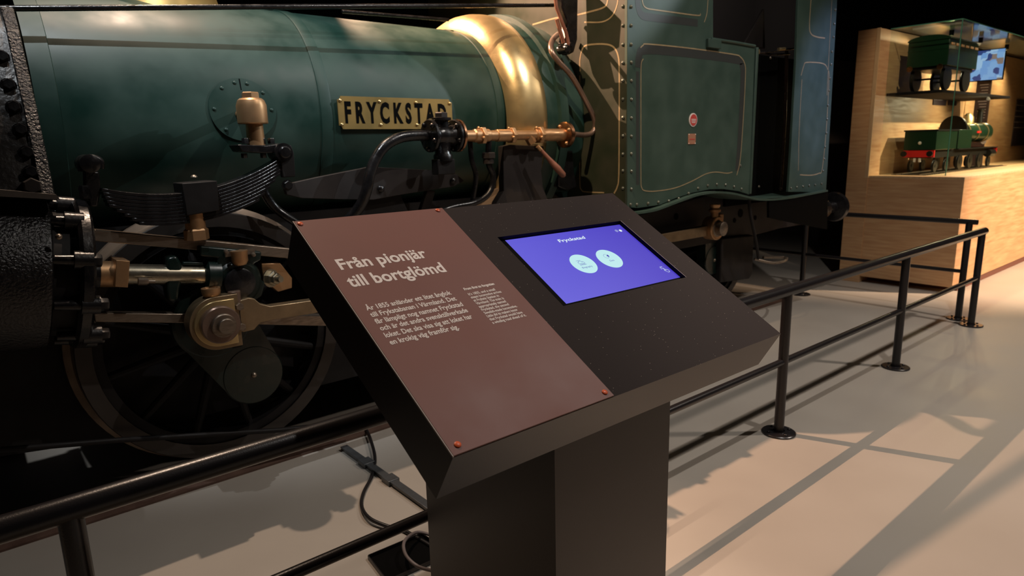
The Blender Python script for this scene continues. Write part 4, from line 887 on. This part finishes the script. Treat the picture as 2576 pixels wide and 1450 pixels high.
# ---- model locomotive and tender on the case floor
lx=7.97; FZ=TZ+.022
ly=at(2274,360,X=lx).y; ry=at(2355,360,X=lx).y; ztp=at(2310,328,X=lx).z; zbm=at(2310,378,X=lx).z; zbb=at(2310,396,X=lx).z
print('model',ly,ry,ztp,zbm,zbb,'end',at(2520,400,Y=2.7)); my=(ly+ry)/2; mw=ly-ry
ml=thing('model_locomotive','green model steam locomotive and tender with red buffer beam on the showcase floor','model train',(lx+1.1,my,FZ))
b=MB(); b.box((lx,ry,zbm),(lx+.62,ly,ztp)); tb=b.build('tender_tank',m_mgreen,ml,bevel=.004)
b=MB(); b.box((lx-.004,ry-.01,ztp-.012),(lx+.63,ly+.01,ztp+.004)); b.build('tank_rim',m_mblack,tb)
b=MB(); b.box((lx-.012,ry+.005,zbb),(lx+.01,ly-.005,zbm-.004)); bb_=b.build('buffer_beam',m_mred,ml)
for y in (ry+.03,ly-.03): b=MB(); b.cyl((lx-.01,y,(zbm+zbb)/2),(lx-.06,y,(zbm+zbb)/2),.014); b.cyl((lx-.06,y,(zbm+zbb)/2),(lx-.072,y,(zbm+zbb)/2),.030); b.build('buffer',m_mblack,bb_)
b=MB(); b.dome((lx,my,(ztp+zbm)/2-.03),(-1,0,0),.018); b.build('tail_lamp',m_white,tb)
b=MB(); b.box((lx+.03,ry+.04,zbb-.01),(lx+2.1,ly-.04,zbm)); b.build('model_frame',m_mblack,ml)
for s in (-.03,.02): b=MB(); b.box((lx-.018,my+s,zbb-.05),(lx-.008,my+s+.022,zbb-.01)); b.build('coupling_plate',m_white,ml)
b=MB(); b.box((lx+.70,ry+.01,zbm),(lx+1.15,ly-.01,ztp-.0)); b.build('model_cab',m_mgreen,ml,bevel=.004)
b=MB(); b.prism([(lx+.95,my+(mw*.46)*math.cos(a),ztp+(.16)*math.sin(a)) for a in [PI*k/16 for k in range(17)]],(.04,0,0)); b.build('model_weatherboard',m_mblack,ml)
b=MB(); b.lathe((lx+1.15,my,ztp-.03),(1,0,0),[(0,mw*.36),(.70,mw*.36),(.71,mw*.38),(.86,mw*.38),(.88,mw*.30)],36); b.build('model_boiler',m_mgreen,ml,ang=50)
for x in (1.17,1.5,1.83): b=MB(); b.lathe((lx+x,my,ztp-.03),(1,0,0),[(0,mw*.365),(0.0,mw*.385),(.025,mw*.385),(.025,mw*.365)],36,cap=False); b.build('brass_band',m_brass,ml)
b=MB(); b.lathe((lx+1.86,my,ztp+.08),(0,0,1),[(0,.035),(.14,.03),(.15,.04),(.17,.04)],20); b.build('chimney',m_mblack,ml)
b=MB(); b.lathe((lx+1.45,my,ztp+.07),(0,0,1),[(0,.06),(.08,.055),(.12,.03),(.13,.001)],24); b.build('model_dome',m_brass,ml)
b=MB(); b.box((lx+1.42,ry+mw*.12,ztp-.04),(lx+1.56,ry+mw*.14,ztp-.015)); b.build('model_nameplate',m_mred,ml)
b=MB(); b.box((lx+.68,ry-.01,zbm-.012),(lx+2.1,ly+.01,zbm)); b.build('running_board',m_mblack,ml)
b=MB(); b.box((lx+2.09,ry,zbb),(lx+2.11,ly,zbm)); b.build('front_beam',m_mred,ml)
for y in (ry+.04,ly-.04): b=MB(); b.cyl((lx+2.11,y,(zbm+zbb)/2),(lx+2.17,y,(zbm+zbb)/2),.014); b.cyl((lx+2.17,y,(zbm+zbb)/2),(lx+2.18,y,(zbm+zbb)/2),.03); b.build('buffer',m_mblack,ml)
b=MB(); b.lathe((lx+1.95,ry+.03,zbb),(1,0,0),[(-.1,.045),(.1,.045)],20); b.build('model_cylinder',m_mblack,ml)
b=MB(); b.dome((lx+2.12,my,zbm+.06),(1,0,0),.03); b.build('head_lamp',m_white,ml)
for x,r in ((.14,.062),(.48,.062),(.9,.085),(1.25,.085),(1.6,.085),(1.95,.06)):
    for y in (ry+.03,ly-.05):
        b=MB(); b.lathe((lx+x,y,FZ+.0195+r),(0,1,0),[(0,r),(.014,r),(.016,r+.006),(.022,r+.006)],28); b.lathe((lx+x,y-.004,FZ+.022+r),(0,1,0),[(0,r*.3),(.03,r*.3)],12); b.build('wheel',mat_w if 0 else m_mblack,ml)
mtrack(lx-.25,lx+2.6,my,FZ,mw*.72,'dark model track with sleepers under the model locomotive',44)
# ================================================================== far hall
b=MB(); p=at(2505,18,Y=8.7); b.lathe(p,(0,-1,0),[(0,.17),(.03,.17),(.04,.15)],36); tag(b.build('wall_disc',mat('dusty_pink_disc',(.5,.3,.26),.7)),'faint pinkish round disc hung high in the dark above the showcase','disc')
b=MB(); p=at(2552,31,Y=8.7); b.lathe(p,(0,-1,0),[(0,.14),(.03,.14),(.04,.12)],36); tag(b.build('wall_disc',mat('pale_green_disc',(.42,.46,.38),.7)),'faint greenish round disc hung beside the pinkish one in the dark','disc')
b=MB(); a=at(2104,150,Y=4.6); c=at(2125,500,Y=4.6); b.box((a.x-.15,4.6,0),(c.x+.25,4.7,a.z)); tag(b.build('partition_panel',mat('grey_partition',(.22,.18,.17),.7)),'narrow grey partition standing between locomotive and wooden showcase','partition')
